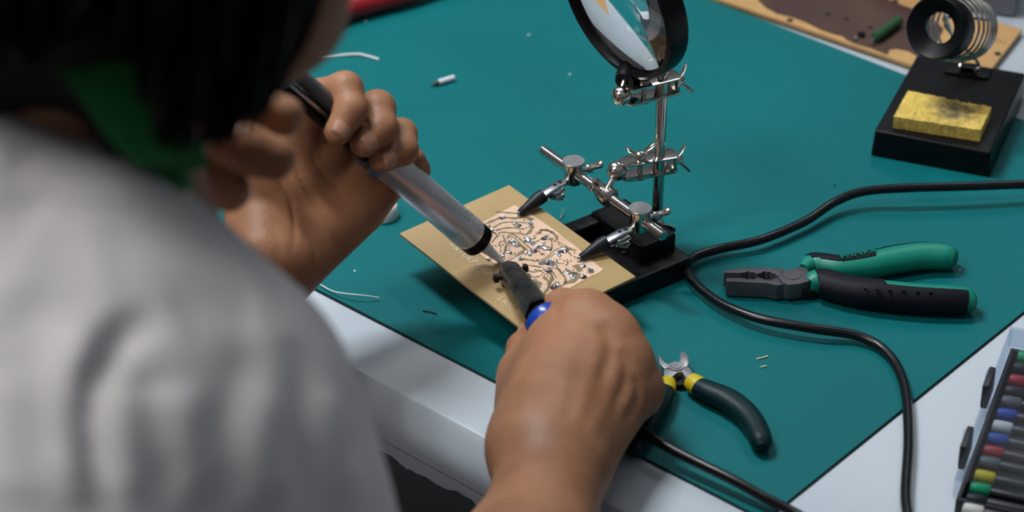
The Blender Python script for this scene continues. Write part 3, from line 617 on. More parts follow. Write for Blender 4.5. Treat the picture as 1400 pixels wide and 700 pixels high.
CP = [IEnd-hd*.012, IEnd, at(890, 598, .012), at(945, 628, .010), at(1000, 655, .009), at(1045, 680, .0065), at(1095, 706, .0034), at(1160, 745, .0034), at(1225, 775, .0034), at(1246, 740, .0032), at(1238, 680, .0032), at(1242, 600, .0034), at(1237, 530, .0034), at(1215, 485, .0034), at(1175, 460, .005), at(1110, 449, .0075), at(1040, 436, .0075), at(990, 417, .0065), at(955, 392, .006), at(939, 370, .006), at(948, 352, .006), at(985, 340, .006), at(1040, 328, .007), at(1100, 303, .007), at(1140, 277, .009), at(1180, 262, .012), at(1240, 257, .014), at(1310, 255, .014), at(1400, 252, .013), at(1480, 250, .012)]
MB().sweep(cr_spline(CP, 8), .0029, 14).build('power_cord', 'cord', ir)

# ------------------------------------------------------------------ combination pliers
pr = thing('combination_pliers', tuple(at(1100, 385, 0)), 'large combination pliers with teal and black grips on the green mat', 'pliers')
def gp(x, y, z): return at(x, y, z)
zj = .012; 
def plate(pts, z0, z1, nm, m, par, bev=.0006): return MB().prism([V(*gp(x, y, z1)[:2], z0) for x, y in pts], Z*(z1-z0)).build(nm, m, par, bevel=bev, seg=2)
teeth = lambda x0, x1, y, n, a: [(x0+(x1-x0)*i/(n*2), y+(a if i % 2 else -a)) for i in range(n*2+1)]
up_j = [(990, 369), (1018, 366), (1046, 365), (1060, 367), (1066, 366), (1069, 363), (1071, 369), (1068, 375), (1064, 378)]+[(1060.0, 374.05), (1057.33, 373.95), (1054.67, 372.05), (1052.0, 371.05), (1049.33, 371.78), (1046.67, 370.72), (1044.0, 370.55), (1041.67, 372.62), (1039.33, 372.88), (1037.0, 374.05), (1034.67, 374.28), (1032.33, 372.72), (1030.0, 372.05), (1027.33, 372.45), (1024.67, 371.05), (1022.0, 370.55), (1019.33, 372.12), (1016.67, 371.88), (1014, 373)]+[(1000, 372.8), (990, 372.6)]
lo_j = [(993, 380), (1010, 379.5), (1018.0, 380.05), (1022.0, 381.38), (1026.0, 380.92), (1030.0, 381.35), (1032.33, 381.15), (1034.67, 379.15), (1037.0, 378.05), (1039.33, 380.05), (1041.67, 380.25), (1044.0, 381.35), (1046.67, 382.42), (1049.33, 381.68), (1052.0, 381.85), (1054.67, 382.15), (1057.33, 380.65), (1060, 380.5), (1066, 379), (1072, 384), (1076, 388), (1062, 390), (1050, 387), (1030, 386), (1008, 385), (993, 384.5)]
plate(up_j, .0015, zj, 'upper_jaw', 'jaw', pr, .0004); plate(lo_j, .0015, zj, 'lower_jaw', 'jaw', pr, .0004)
plate([(1064, 373), (1082, 369), (1092, 363), (1103, 366), (1110, 376), (1106, 384), (1092, 388), (1078, 389), (1070, 386), (1064, 379)], .002, zj+.0012, 'pivot_head', 'jaw', pr, .0012)
MB().lathe(gp(1083, 376, zj+.001), Z, [(0, .0058), (.0006, .0055), (.0007, .004)], 28).build('rivet', 'jaw', pr)
plate([(1060, 384), (1085, 389), (1104, 386), (1116, 390), (1112, 397), (1080, 396), (1062, 392)], .0012, zj-.004, 'lower_tang', 'jawdark', pr, .0008)
def grip(path, nm, m, par, seg=20): 
    P = cr_spline([gp(x, y, z) for x, y, z, a, b in path], 5); A = cr_spline([V(a, b, 0) for x, y, z, a, b in path], 5)
    return MB().sweep(P, [(q[0], q[1]) for q in A], seg).build(nm, m, par)
h1 = [(1098, 369, .009, .0032, .004), (1108, 361, .009, .0062, .0055), (1122, 361, .009, .0066, .0062), (1150, 366, .009, .0072, .0070), (1185, 363, .009, .0085, .0078), (1225, 355, .009, .0092, .0080), (1262, 350, .009, .0090, .0080), (1292, 351, .009, .0082, .0078), (1304, 353, .009, .0066, .0060), (1309, 354, .009, .0030, .0030)]
g1 = grip(h1, 'upper_grip', 'teal', pr)
h2 = [(1106, 390, .009, .0040, .0045), (1114, 386, .009, .0086, .0066), (1128, 387, .009, .0096, .0076), (1160, 396, .009, .0093, .0080), (1200, 402, .0095, .0092, .0085), (1250, 407, .0095, .0092, .0085), (1290, 409, .0095, .0090, .0082), (1318, 410, .009, .0086, .0076), (1330, 411, .009, .0068, .0060), (1335, 411, .009, .0030, .0030)]
g2 = grip(h2, 'lower_grip', 'teal', pr)
# black overlays: slightly inflated partial shells made from the same sweep
def shell(path, i0, i1, a0, a1, infl, nm, m, par, seg=48, n=8):
    P = cr_spline([gp(x, y, z) for x, y, z, a, b in path], n); A = cr_spline([V(a, b, 0) for x, y, z, a, b in path], n); vs = []; cnt = 0; ks = None
    P = P[int(i0*n):int(i1*n)+1]; A = A[int(i0*n):int(i1*n)+1]; N = len(P)
    for i in range(N):
        t = nrm(P[min(i+1, N-1)]-P[max(i-1, 0)]); b = nrm(np.cross(t, Z)); u = np.cross(b, t)
        lo_, hi_ = a0(i/(N-1)), a1(i/(N-1))
        for lay in (infl, -.0006):
            for k in range(17):
                an = math.radians(lo_+(hi_-lo_)*k/16); vs.append(P[i]+b*(A[i][0]+lay)*math.cos(an)+u*(A[i][1]+lay)*math.sin(an))
    fs = []
    for i in range(N-1):
        o_ = i*34; o2 = o_+34
        for k in range(16): fs += [(o_+k, o_+k+1, o2+k+1, o2+k), (o_+17+k, o2+17+k, o2+17+k+1, o_+17+k+1)]
        fs += [(o_, o2, o2+17, o_+17), (o_+16, o_+33, o2+33, o2+16)]
    for o_ in (0, (N-1)*34):
        for k in range(16): fs.append((o_+k, o_+17+k, o_+18+k, o_+k+1))
    return MB().add(vs, fs).build(nm, m, par, ang=50)
# sweep frame: b = t x Z points to screen-down (toward viewer), angles: 0 = viewer side, 90 = top, 180 = far side
shell(h1, 1.0, 7.4, lambda t: 78 if t < .14 else 66+(t-.14)*30 if t < .52 else 122+25*t, lambda t: 200, .0007, 'black_inlay', 'blackgrip', pr)
shell(h2, 1.2, 7.3, lambda t: -80, lambda t: 112 if t < .5 else 80, .0008, 'black_cover', 'blackgrip', pr)
for x in (1183, 1199, 1216, 1235, 1254, 1272): 
    MB().lathe(gp(x, 396+(x-1183)*.05, .0175), Z, [(0, .0010), (.0012, .0010)], 8).build('grip_dimple', 'jawdark', pr)
def textobj(s, size, o, e1, e2, m, nm, par, ext=.0001, sh=0):
    cu = bpy.data.curves.new(nm, 'FONT'); cu.body = s; cu.size = size; cu.extrude = ext; cu.shear = sh; ob = bpy.data.objects.new(nm, cu); COL.objects.link(ob)
    bpy.context.view_layer.update(); dg = bpy.context.evaluated_depsgraph_get(); me = bpy.data.meshes.new_from_object(ob.evaluated_get(dg)); bpy.data.objects.remove(ob)
    e3 = np.cross(e1, e2); M = Matrix(((e1[0], e2[0], e3[0], o[0]), (e1[1], e2[1], e3[1], o[1]), (e1[2], e2[2], e3[2], o[2]), (0, 0, 0, 1))); me.transform(M); me.materials.clear()
    return mkobj(nm, me, m, par, smooth=False)
e1 = nrm(gp(1200, 342, .0172)-gp(1150, 352, .0172)); sdv = nrm(np.cross(Z, e1)); e2 = nrm(sdv*.55+Z*-.15)
textobj("Pro'sKit", .0074, gp(1150, 353.5, .0178)+V(0, 0, 0), e1, nrm(sdv-Z*.25), 'teal', 'grip_lettering', pr, .0002, .25)

# ------------------------------------------------------------------ diagonal cutters
cu = thing('diagonal_cutters', tuple(at(930, 525, 0)), 'small side cutters with dark green handles and yellow collars near right hand', 'cutters')
zc = .009
plate([(899, 484), (903, 485), (908, 494), (914, 497), (922, 499), (917, 503), (908, 503), (902, 497)], .002, zc, 'left_jaw', 'cutsteel', cu, .0007)
plate([(931, 480), (936, 480), (941, 486), (942, 494), (941, 499), (936, 502), (931, 500), (929, 492)], .002, zc, 'right_jaw', 'cutsteel', cu, .0007)
plate([(907, 499), (918, 495), (930, 495), (939, 499), (944, 504), (950, 514), (957, 521), (949, 528), (941, 522), (933, 508), (925, 509), (919, 515), (917, 528), (911, 533), (908, 522), (908, 508)], .002, zc-.0006, 'body', 'cutsteel', cu, .0007)
MB().lathe(gp(924.5, 502, zc-.0008), Z, [(0, .0045), (.0009, .0042), (.0009, .0030), (.0013, .0028)], 28).build('rivet', 'cutsteel', cu)
plate([(921, 509), (933, 509), (940, 521), (936, 526), (922, 526), (919, 517)], .0015, .004, 'return_spring', 'jawdark', cu, .0005)
for p0, p1, r in (((943, 527), (955, 520), .0058), ((908, 528), (916, 536), .005)): pass
hA = [(940, 518, .0065, .003, .003), (948, 524, .0065, .0046, .0042)]
grip([(945, 521, .0065, .0052, .0050), (950, 525, .0065, .0060, .0055), (956, 529, .0065, .0062, .0056)], 'yellow_collar', 'yellow', cu)
grip([(952, 527, .0065, .0058, .0053), (968, 535, .0065, .0070, .006), (995, 547, .0065, .0078, .0064), (1020, 566, .0065, .0074, .0062), (1034, 586, .0065, .0068, .0060), (1041, 604, .0065, .0062, .0056), (1043, 612, .0065, .0035, .003)], 'right_handle', 'darkgreen', cu)
grip([(913, 522, .0065, .0046, .0044), (912, 530, .0065, .0052, .0050), (909, 537, .0065, .0054, .005)], 'yellow_collar', 'yellow', cu)
grip([(910, 534, .0065, .0056, .0050), (902, 552, .0065, .0066, .006), (888, 580, .0065, .0068, .006), (876, 600, .0065, .006, .0056), (868, 617, .0065, .0050, .0045), (866, 621, .0065, .002, .002)], 'left_handle', 'darkgreen', cu)

# ------------------------------------------------------------------ driver case, lower right
DL = nrm(at(1378, 452, .024)-at(1290, 690, .024)); DL = nrm(V(DL[0], DL[1], 0)); DX = V(DL[1], -DL[0], 0)
C0 = at(1381, 450, .024); C0 = V(C0[0], C0[1], ZT)
dc = thing('driver_case', tuple(C0-DL*.06+DX*.04), 'dark driver case with clear lid at lower right of white table', 'case')
def cbx(a0, a1, x0, x1, z0, z1, nm, m, bev=.0008):
    return MB().prism([C0-DL*a0+DX*x0+Z*z0, C0-DL*a0+DX*x1+Z*z0, C0-DL*a1+DX*x1+Z*z0, C0-DL*a1+DX*x0+Z*z0], Z*(z1-z0)).build(nm, m, dc, bevel=bev)
CW, CL = .115, .150
cbx(.002, CL, .002, CW, .0003, .003, 'tray_floor', 'traydark')
cbx(.002, .0045, .002, CW, .003, .015, 'tray_wall', 'traydark'); cbx(CL-.0025, CL, .002, CW, .003, .015, 'tray_wall', 'traydark'); cbx(.0045, CL-.0025, .002, .0045, .003, .015, 'tray_wall', 'traydark'); cbx(.0045, CL-.0025, CW-.0025, CW, .003, .015, 'tray_wall', 'traydark')
cbx(.0046, CL-.003, .030, .034, .003, .0075, 'rest_bar', 'traydark'); cbx(.0046, CL-.003, .085, .089, .003, .0075, 'rest_bar', 'traydark')
cbx(0, .0018, 0, CW+.002, .0152, .027, 'lid_wall', 'clear'); cbx(.0018, CL, 0, .0018, .0152, .027, 'lid_wall', 'clear')
cbx(0, CL, 0, CW+.002, .027, .0283, 'lid_top', 'clear')
for a in (.034, .093):
    cbx(a, a+.020, -.0045, -.0005, .006, .022, 'latch', 'traydark', .0012); cbx(a+.002, a+.007, -.0055, -.0045, .012, .021, 'latch_highlight', 'clear', .0004)
cols = ['c_green', 'c_black', 'c_red', 'c_black', 'c_grey', 'c_blue', 'c_white', 'c_blue', 'c_red', 'c_grey', 'c_yellow', 'c_green', 'c_black', 'c_white', 'c_red', 'c_blue']
ypx = [488, 503, 520, 535, 549, 566, 583, 600, 617, 632, 651, 668, 683, 697, 713, 730]
nm_ = {'c_green': 'green', 'c_black': 'black', 'c_red': 'red', 'c_grey': 'grey', 'c_blue': 'blue', 'c_white': 'white', 'c_yellow': 'yellow'}
lbls = ['green-capped driver nearest the top end of the case', 'black-capped driver between the green and red caps at case top', 'red-capped driver nearest the top end of the case', 'black-capped driver just below the upper red cap', 'grey-capped driver just above the upper blue cap', 'blue-capped driver just above the white cap', 'white-capped driver between two blue caps', 'blue-capped driver just below the white cap', 'red-capped driver just below the lower blue cap', 'grey-capped driver just above the yellow cap', 'yellow-capped driver in the driver case', 'green-capped driver just below the yellow cap', 'black-capped driver below the lower green cap', 'white-capped driver at the bottom edge of the picture', None, None]
for k in range(14):
    y = ypx[k]; zz = ZT+.0135; xx = 1396-(y-488)*.352; c = at(xx, y, zz); a_ = -((c-C0)@DL); c = C0-DL*a_+DX*.0125+Z*(zz-ZT)
    t = thing('precision_driver', tuple(c), lbls[k]+', lower right', 'screwdriver', 'precision drivers in the clear-lidded case')
    MB().lathe((0, 0, 0), DX, [(-.0055, .0020), (-.0050, .0034), (-.002, .0038), (.0045, .0038), (.0055, .0030)], 20).build('cap', cols[k], t, local=True)
    MB().lathe((0, 0, 0), DX, [(.0055, .0026), (.007, .0032), (.030, .0032), (.050, .0030), (.052, .0016)], 16).build('handle', 'c_black', t, local=True)
    MB().lathe((0, 0, 0), DX, [(.052, .0012), (.088, .0012), (.089, .0006)], 10).build('blade', 'steel', t, local=True)

# ------------------------------------------------------------------ small things on the mat
def wire(pts, r, m, nm, lab, cat='wire', grp=None): return tag(MB().sweep(cr_spline([at(*p) for p in pts], 5), r, 8).build(nm, m), lab, cat, grp)
a, b = at(588, 116, .0022), at(621, 106, .0022); L = np.linalg.norm(b-a)
t = thing('soldering_tip', tuple(V(*((a+b)/2)[:2], 0)), 'small silver pointed soldering tip lying on the far green mat', 'soldering tip')
MB().lathe(a, b-a, [(0, .0004), (.004, .0013), (.0065, .0017)], 18).build('point', 'jaw', t); MB().lathe(a, b-a, [(.0065, .0019), (L-.0008, .0021), (L, .0017)], 18).build('sleeve', 'nozzle', t)
wire([(428, 78, .0007), (460, 76, .0008), (488, 74, .0014), (500, 76, .0012), (518, 81, .0009)], .0008, 'white', 'solder_wire', 'pale bent solder wire on mat near the face')
wire([(436, 388, .0006), (455, 398, .002), (478, 402, .004), (498, 404, .004), (518, 407, .002)], .0004, 'white', 'thin_wire', 'thin silver wire curling past the near mat edge')
wire([(578, 425, .0005), (588, 426, .001), (597, 429, .0005)], .0004, 'jawdark', 'lead_clipping', 'dark lead clipping on the mat below the circuit board')
wire([(1034, 491, .0005), (1050, 487, .0006)], .0004, 'scratch', 'lead_clipping', 'longer pale lead clipping between the pliers and the cutters')
wire([(1040, 502, .0005), (1048, 500, .0006)], .0004, 'scratch', 'lead_clipping', 'shorter pale lead clipping between the pliers and the cutters')
wire([(849, 345, .0146), (865, 343, .0148), (880, 341, .0150)], .00045, 'steel', 'lead_clipping', 'silver lead clipping with bright end on the black base')
wire([(858, 334, .0146), (860, 326, .0146)], .0004, 'steel', 'lead_clipping', 'short silver clipping standing on black base by the clip')
wire([(893, 330, .0146), (903, 337, .0148)], .0006, 'steel', 'lead_clipping', 'bluish clipping on black base below the cross rod')
wire([(766, 300, .0005), (771, 285, .004)], .00035, 'steel', 'lead_clipping', 'thin clipping on the mat beside the upper clip')
for i, (x, y, l) in enumerate(((1141, 254, 'dark speck on the mat left of the cord'), (485, 371, 'white speck on mat below the raised hand'), (723, 48, 'pale speck on the far mat left of the magnifier'), (779, 102, 'pale speck on mat left of the magnifier stem'), (500, 29, 'pale speck on the far mat beside red handle'), (1312, 370, 'pale speck beside the end of the teal pliers grip'))):
    tag(MB().lathe(at(x, y, 0), Z, [(0, .0007), (.0005, .0007), (.0008, .0003)], 8).build('solder_speck', 'blackpl' if i == 0 else 'white'), l, 'speck')
c = at(525, 296, 0); t = thing('bottle_cap', tuple(c), 'white round cap on the mat half hidden behind the left hand', 'cap')
MB().lathe(c+Z*.0002, Z, [(0, .0088), (.0008, .0092), (.008, .0088), (.0092, .0078)], 32).build('shell', 'white', t); MB().lathe(c+Z*.009, Z, [(0, .0070), (.0008, .0066)], 28).build('top_disc', 'white', t)
# red tool at top
rt_ = thing('red_screwdriver', tuple(at(520, 5, 0)), 'red tool handle entering at the top edge above the head', 'tool')
grip([(440, 24, .009, .003, .003), (452, 20, .009, .007, .007), (485, 10, .009, .0082, .0082), (520, 1, .009, .0078, .0078), (560, -8, .009, .0065, .007), (600, -20, .009, .0050, .006), (640, -32, .009, .006, .006)], 'red_handle', 'red', rt_)
MB().sweep([at(640, -32, .009), at(760, -66, .004)], .002, 12).build('shaft', 'steel', rt_)

# ================================================================== PEOPLE
def pd(px, py):                                                           # depth of the pump axis seen at a screen column
    t = np.linspace(0, 1, 200); Q = PT+(PE-PT)*t[:, None]; w_ = (Q-CAM)@FW; X = 700+FPX*((Q-CAM)@RT)/w_; Y = 350-FPX*((Q-CAM)@UP)/w_
    i = np.argmin((X-px)**2+(Y-py)**2); return w_[i]
def HA(px, py, dd): return atd(px, py, pd(px, py)+dd)
def mm(px, dep=1.45): return px*dep/FPX
def C(a, b, r1, r2, k=.008): return (('c', np.array(a), np.array(b), r1, r2), k)
I3 = np.eye(3)
# --- left hand on the pump (first person)
Wl = atd(348, 385, 1.462)
core = []; fingers = []
El = V(-.315, -.235, .035); Shl = V(-.36, -.42, .25)
core += [C(Wl, Wl+(El-Wl)*.35, .0245, .030, .02), C(Wl+(El-Wl)*.35, El, .030, .040, .03), C(El, Shl, .040, .052, .03)]
pal = [((348, 380), (400, 205), 17.0, 12.5, .030, .024), ((350, 380), (437, 210), 18, 12.5, .030, .025), ((360, 375), (482, 238), 18, 12, .028, .022), ((382, 362), (514, 262), 16.5, 10.5, .020, .018)]
for a, b, r1, r2, d1, d2 in pal: core.append(C(HAa := (Wl*.0+atd(a[0], a[1], 1.458)), HA(b[0], b[1], d2), r1/1000, r2/1000, .012))
core.append(C(atd(395, 362, 1.452), HA(493, 287, .014), .0175, .0125, .014))       # hypothenar
core.append(C(atd(360, 350, 1.442), HA(352, 262, .020), .0215, .0165, .014))       # thenar
fA = [ # (MCP),(PIP),(DIP),(tip): px,py,dd,r
 [(398, 200, .026, 10.5), (432, 134, .016, 10.0), (472, 122, .000, 9.6), (480, 150, -.015, 8.9), (462, 180, -.0205, 7.8)],
 [(440, 212, .026, 10.5), (482, 160, .018, 10.0), (516, 148, .000, 9.8), (521, 176, -.016, 9.0), (497, 196, -.0205, 8.0)],
 [(484, 235, .024, 10.0), (520, 195, .017, 9.3), (548, 184, .000, 8.9), (551, 205, -.014, 8.2), (522, 219, -.0205, 7.3)],
 [(522, 258, .020, 9.2), (552, 240, .020, 8.0), (570, 232, .012, 7.2), (567, 217, .006, 6.3)]]
for ch_ in fA:
    P = [HA(x, y, d) for x, y, d, r in ch_]; g = [C(P[i], P[i+1], ch_[i][3]/1000, ch_[i+1][3]/1000, .004) for i in range(len(P)-1)]; g[0] = (g[0][0], .009); fingers.append(g)
th = [HA(345, 268, .022), HA(324, 215, .020), HA(322, 172, .016), HA(350, 145, .010)]
fingers.append([C(th[0], th[1], .014, .0105, .012), C(th[1], th[2], .0105, .0095, .004), C(th[2], th[3], .0095, .0085, .004)])
# --- right hand on the iron
Wr = atd(757, 645, 1.365); Er = atd(625, 1075, 1.20); Shr = atd(240, 568, 1.0)
core += [C(Wr, Wr+(Er-Wr)*.4, .0275, .034, .02), C(Wr+(Er-Wr)*.4, Er, .034, .042, .03), C(Er, Shr, .038, .038, .03)]
for (bx, by, bd), r1, r2, (ax_, ay_) in (((802, 434, 1.440), .020, .0135, (732, 620)), ((832, 459, 1.428), .022, .0145, (745, 620)), ((853, 496, 1.424), .021, .0140, (760, 625)), ((872, 536, 1.428), .018, .0125, (775, 632))):
    core.append(C(atd(ax_, ay_, 1.375), atd(bx, by, bd), r1, r2, .018))
core.append(C(atd(728, 600, 1.395), atd(724, 525, 1.440), .0185, .0145, .018))
core.append(C(atd(745, 600, 1.385), atd(760, 470, 1.440), .0230, .0160, .02))
fR = [[(802, 432, 1.440, 12.8), (770, 424, 1.460, 11.5), (750, 446, 1.480, 10), (742, 470, 1.492, 8.5)],
      [(834, 457, 1.428, 12.6), (824, 436, 1.465, 11.0), (800, 455, 1.486, 9.5), (780, 478, 1.488, 8.5)],
      [(854, 494, 1.424, 12.0), (857, 482, 1.462, 10.5), (840, 492, 1.482, 9.2), (815, 508, 1.484, 8.2)],
      [(874, 536, 1.428, 11.0), (880, 534, 1.458, 9.3), (868, 540, 1.474, 8.3), (845, 550, 1.474, 7.5)]]
for ch_ in fR:
    P = [atd(x, y, d) for x, y, d, r in ch_]; g = [C(P[i], P[i+1], ch_[i][3]/1000, ch_[i+1][3]/1000, .005) for i in range(len(P)-1)]; g[0] = (g[0][0], .010); fingers.append(g)
th = [atd(720, 560, 1.425), atd(716, 512, 1.448), atd(718, 478, 1.470), atd(728, 456, 1.486)]
fingers.append([C(th[0], th[1], .0150, .0130, .012), C(th[1], th[2], .0125, .0105, .005), C(th[2], th[3], .0100, .0078, .004)])
# --- head, neck, torso
Fh = nrm(V(.66, .50, -.55)); Sd = nrm(V(Fh[1], -Fh[0], 0)); Th = nrm(np.cross(Sd, Fh)); HC = atd(200, -180, 1.0)
RH = np.array([Fh, Sd, Th])
def hp(f_, s_, t_): return HC+Fh*f_+Sd*s_+Th*t_
core.append((('e', hp(-.008, 0, .022), RH, V(.096, .075, .088)), .02)); core.append((('e', hp(.030, 0, -.035), RH, V(.060, .060, .060)), .03))
core.append((('e', hp(.060, 0, -.066), RH, V(.026, .030, .022)), .03))                 # chin
core.append(C(hp(.082, 0, .006), hp(.106, 0, -.022), .007, .0115, .012))                # nose
for s in (-1, 1):
    core.append(C(hp(.080, s*.012, .016), hp(.076, s*.045, .018), .009, .010, .012))    # brow
    core.append((('e', hp(.060, s*.040, -.028), RH, V(.024, .022, .022)), .02))         # cheek
    core.append(C(hp(-.002, s*.074, .006), hp(-.006, s*.076, -.026), .008, .006, .006)) # ear
    core.append(C(hp(.094, s*.010, -.026), hp(.090, s*.012, -.028), .005, .005, .006))
NB = atd(55, 250, 1.045)
core.append(C(hp(-.020, 0, -.045), NB, .050, .050, .03))
core.append(C(NB+V(0, 0, -.04), Shr+V(-.01, .01, -.01), .055, .050, .04)); core.append(C(NB+V(0, 0, -.04), Shl, .055, .05, .04))
PL = NB+V(-.10, -.17, -.42)
core.append((('c', NB+V(-.02, -.02, -.12), PL, .105, .125), .05)); core.append(C(Shr*.7+NB*.3+V(-.02, -.03, -.10), PL+V(.05, -.03, 0), .085, .10, .05)); core.append(C(Shl*.7+NB*.3+V(0, 0, -.10), PL+V(-.05, .03, 0), .085, .10, .05))
body_groups = [core]+fingers
# creases in the left palm
cutsl = []
for pl, r, off in (([(352, 222), (372, 232), (392, 262), (402, 300), (400, 345)], .0016, 0), ([(402, 218), (412, 250), (436, 285), (470, 300)], .0014, 0), ([(420, 200), (436, 232), (470, 262), (505, 268)], .0012, 0), ([(352, 212), (375, 205), (395, 200)], .0014, 0)):
    pass
fb = field(body_groups, [])
pos, qd = nets(fb, (-.50, -.90, -.36), (.16, .02, .56), .0021)
# displacement helper: ridges along polylines found on the surface
def raysurf(f, px, py, d0, d1, n=240):
    t = np.linspace(d0, d1, n); P = CAM+((FW*FPX+RT*(px-700)-UP*(py-350))/FPX)*t[:, None]
    D = f.raw(P); i = np.argmax(D < 0)
    return P[i] if (D < 0).any() else None
def ridge(pos, N, f, pls, d0, d1):
    disp = np.zeros(len(pos))
    for pl, wd, h in pls:
        Q = [raysurf(f, x, y, d0, d1) for x, y in cr_pix(pl)]; Q = np.array([q for q in Q if q is not None])
        if len(Q) < 2: continue
        lo = Q.min(0)-wd*4; hi = Q.max(0)+wd*4; m = ((pos > lo) & (pos < hi)).all(1); I = np.where(m)[0]; best = np.full(len(I), 9.0); tt = np.zeros(len(I))
        L = len(Q)-1
        for k in range(L):
            a, b = Q[k], Q[k+1]; ba = b-a; t = np.clip(((pos[I]-a)@ba)/(ba@ba+1e-12), 0, 1); d = np.linalg.norm(pos[I]-a-t[:, None]*ba, axis=1)
            mk = d < best; best = np.where(mk, d, best); tt = np.where(mk, (k+t)/L, tt)
        fade = np.clip(np.sin(np.clip(tt, .02, .98)*math.pi)*1.6, 0, 1)
        disp[I] += h*np.exp(-(best/wd)**2)*fade
    return disp
def cr_pix(pl): return [(p[0], p[1]) for p in cr_spline([V(x, y, 0) for x, y in pl], 4)]
N = normals(pos, qd)
pr_ = [([(350, 226), (372, 236), (392, 262), (402, 300), (400, 350)], .0016, -.0015), ([(400, 215), (412, 250), (436, 285), (475, 300)], .0014, -.0011), ([(425, 205), (436, 232), (470, 262), (505, 268)], .0014, -.0011), ([(350, 210), (375, 204), (398, 200)], .0013, -.0012),
       ([(412, 305), (430, 345), (425, 385)], .003, -.0006), ([(455, 315), (470, 345)], .003, -.0005), ([(372, 300), (380, 350), (372, 390)], .003, -.0006), ([(330, 330), (350, 350), (390, 372)], .0016, -.0006),
       ([(790, 450), (770, 520), (765, 570)], .004, .0008), ([(828, 475), (800, 540), (785, 590)], .004, .0008), ([(858, 505), (825, 560), (800, 600)], .004, .0007), ([(818, 436), (836, 474), (815, 530)], .005, -.0024), ([(846, 470), (858, 512), (835, 560)], .005, -.0022), ([(868, 508), (872, 545), (850, 585)], .004, -.0016), ([(760, 420), (765, 440)], .002, -.0006)]
pos = pos+N*ridge(pos, N, fb, pr_, 1.25, 1.60)[:, None]
me = npmesh('body', pos, qd)
ps = thing('person', tuple(PL), 'person in pale grey-white T-shirt with dark hair leaning over the board, soldering', 'person')
mkobj('body', me, 'skin', ps, smooth=False)
# fingernails on the left hand
def nail(tip, prev, outw, r, par, tipoff=.0):
    d = nrm(tip-prev); o = nrm(outw-d*(outw@d)); s = np.cross(d, o); c = tip-d*.0015+d*tipoff; vs = []; fs = []
    for i in range(7):
        for j in range(9):
            u = -1+2*i/6; v_ = -1+2*j/8; k = 1-.25*max(0, u)**2; a = v_*.80*k*(.93 if u > .9 or u < -.9 else 1)
            vs.append(c+d*u*.0052+o*(r*1.045*math.cos(a)-.0010*(u**4))+s*r*1.0*math.sin(a))
    for i in range(6):
        for j in range(8): fs.append((i*9+j, i*9+j+1, (i+1)*9+j+1, (i+1)*9+j))
    ob = MB().add(vs, fs).build('fingernail', 'nail', par, ang=80); sm = ob.modifiers.new('t', 'SOLIDIFY'); sm.thickness = .0006
for ch_ in fA[:3]:
    P = [HA(x, y, d) for x, y, d, r in ch_]; nail(P[-1], P[-2], nrm(CAM-P[-1])*.8+RT*.05-UP*.15, ch_[-1][3]/1000, ps)
nail(th[-1], th[-2], -RT+nrm(CAM-th[-1])*.6, .0085, ps)
for s in (-1, 1):
    m_ = MB(); prof = [(-.011*math.cos(t), .011*math.sin(t)) for t in np.linspace(.02, math.pi-.02, 12)]; m_.lathe(hp(.073, s*.031, .004), Fh, prof, 20); eo = m_.build('eyeball', 'eye', ps); MB().lathe(hp(.0822, s*.031, .004), Fh, [(0, .0056), (.0018, .0050), (.0020, .001)], 18).build('iris', 'iris', eo)
MB().sweep([hp(.080, -.022, -.049), hp(.088, -.008, -.047), hp(.0895, 0, -.048), hp(.088, .008, -.047), hp(.080, .022, -.049)], [(.002, .002), (.0042, .0045), (.004, .0042), (.0042, .0045), (.002, .002)], 12).build('lips', 'lip', ps)
# --- shirt
sh = [(('c', NB+V(-.02, -.02, -.12), PL, .123, .145), .05),
      C(atd(-80, 404, 1.0), atd(92, 448, 1.0), .084, .0660, .012), C(atd(92, 448, 1.0), atd(252, 572, 1.0), .0660, .0600, .015),
      C(atd(252, 572, 1.0), atd(292, 720, 1.02), .0600, .0590, .03), C(atd(292, 720, 1.02), atd(405, 895, 1.10), .0590, .060, .03),
      C(Shl, Shl+(El-Shl)*.55, .062, .064, .03), C(NB+V(-.06, .01, -.08), Shl, .065, .062, .03),
      C(Shr*.7+NB*.3+V(-.02, -.04, -.10), PL+V(.05, -.03, 0), .100, .12, .05), C(Shl*.7+NB*.3+V(0, 0, -.10), PL+V(-.05, .03, 0), .100, .12, .05),
      C(atd(60, 600, .97), atd(-100, 900, .95), .075, .09, .04)]
fs_ = field([sh], [])
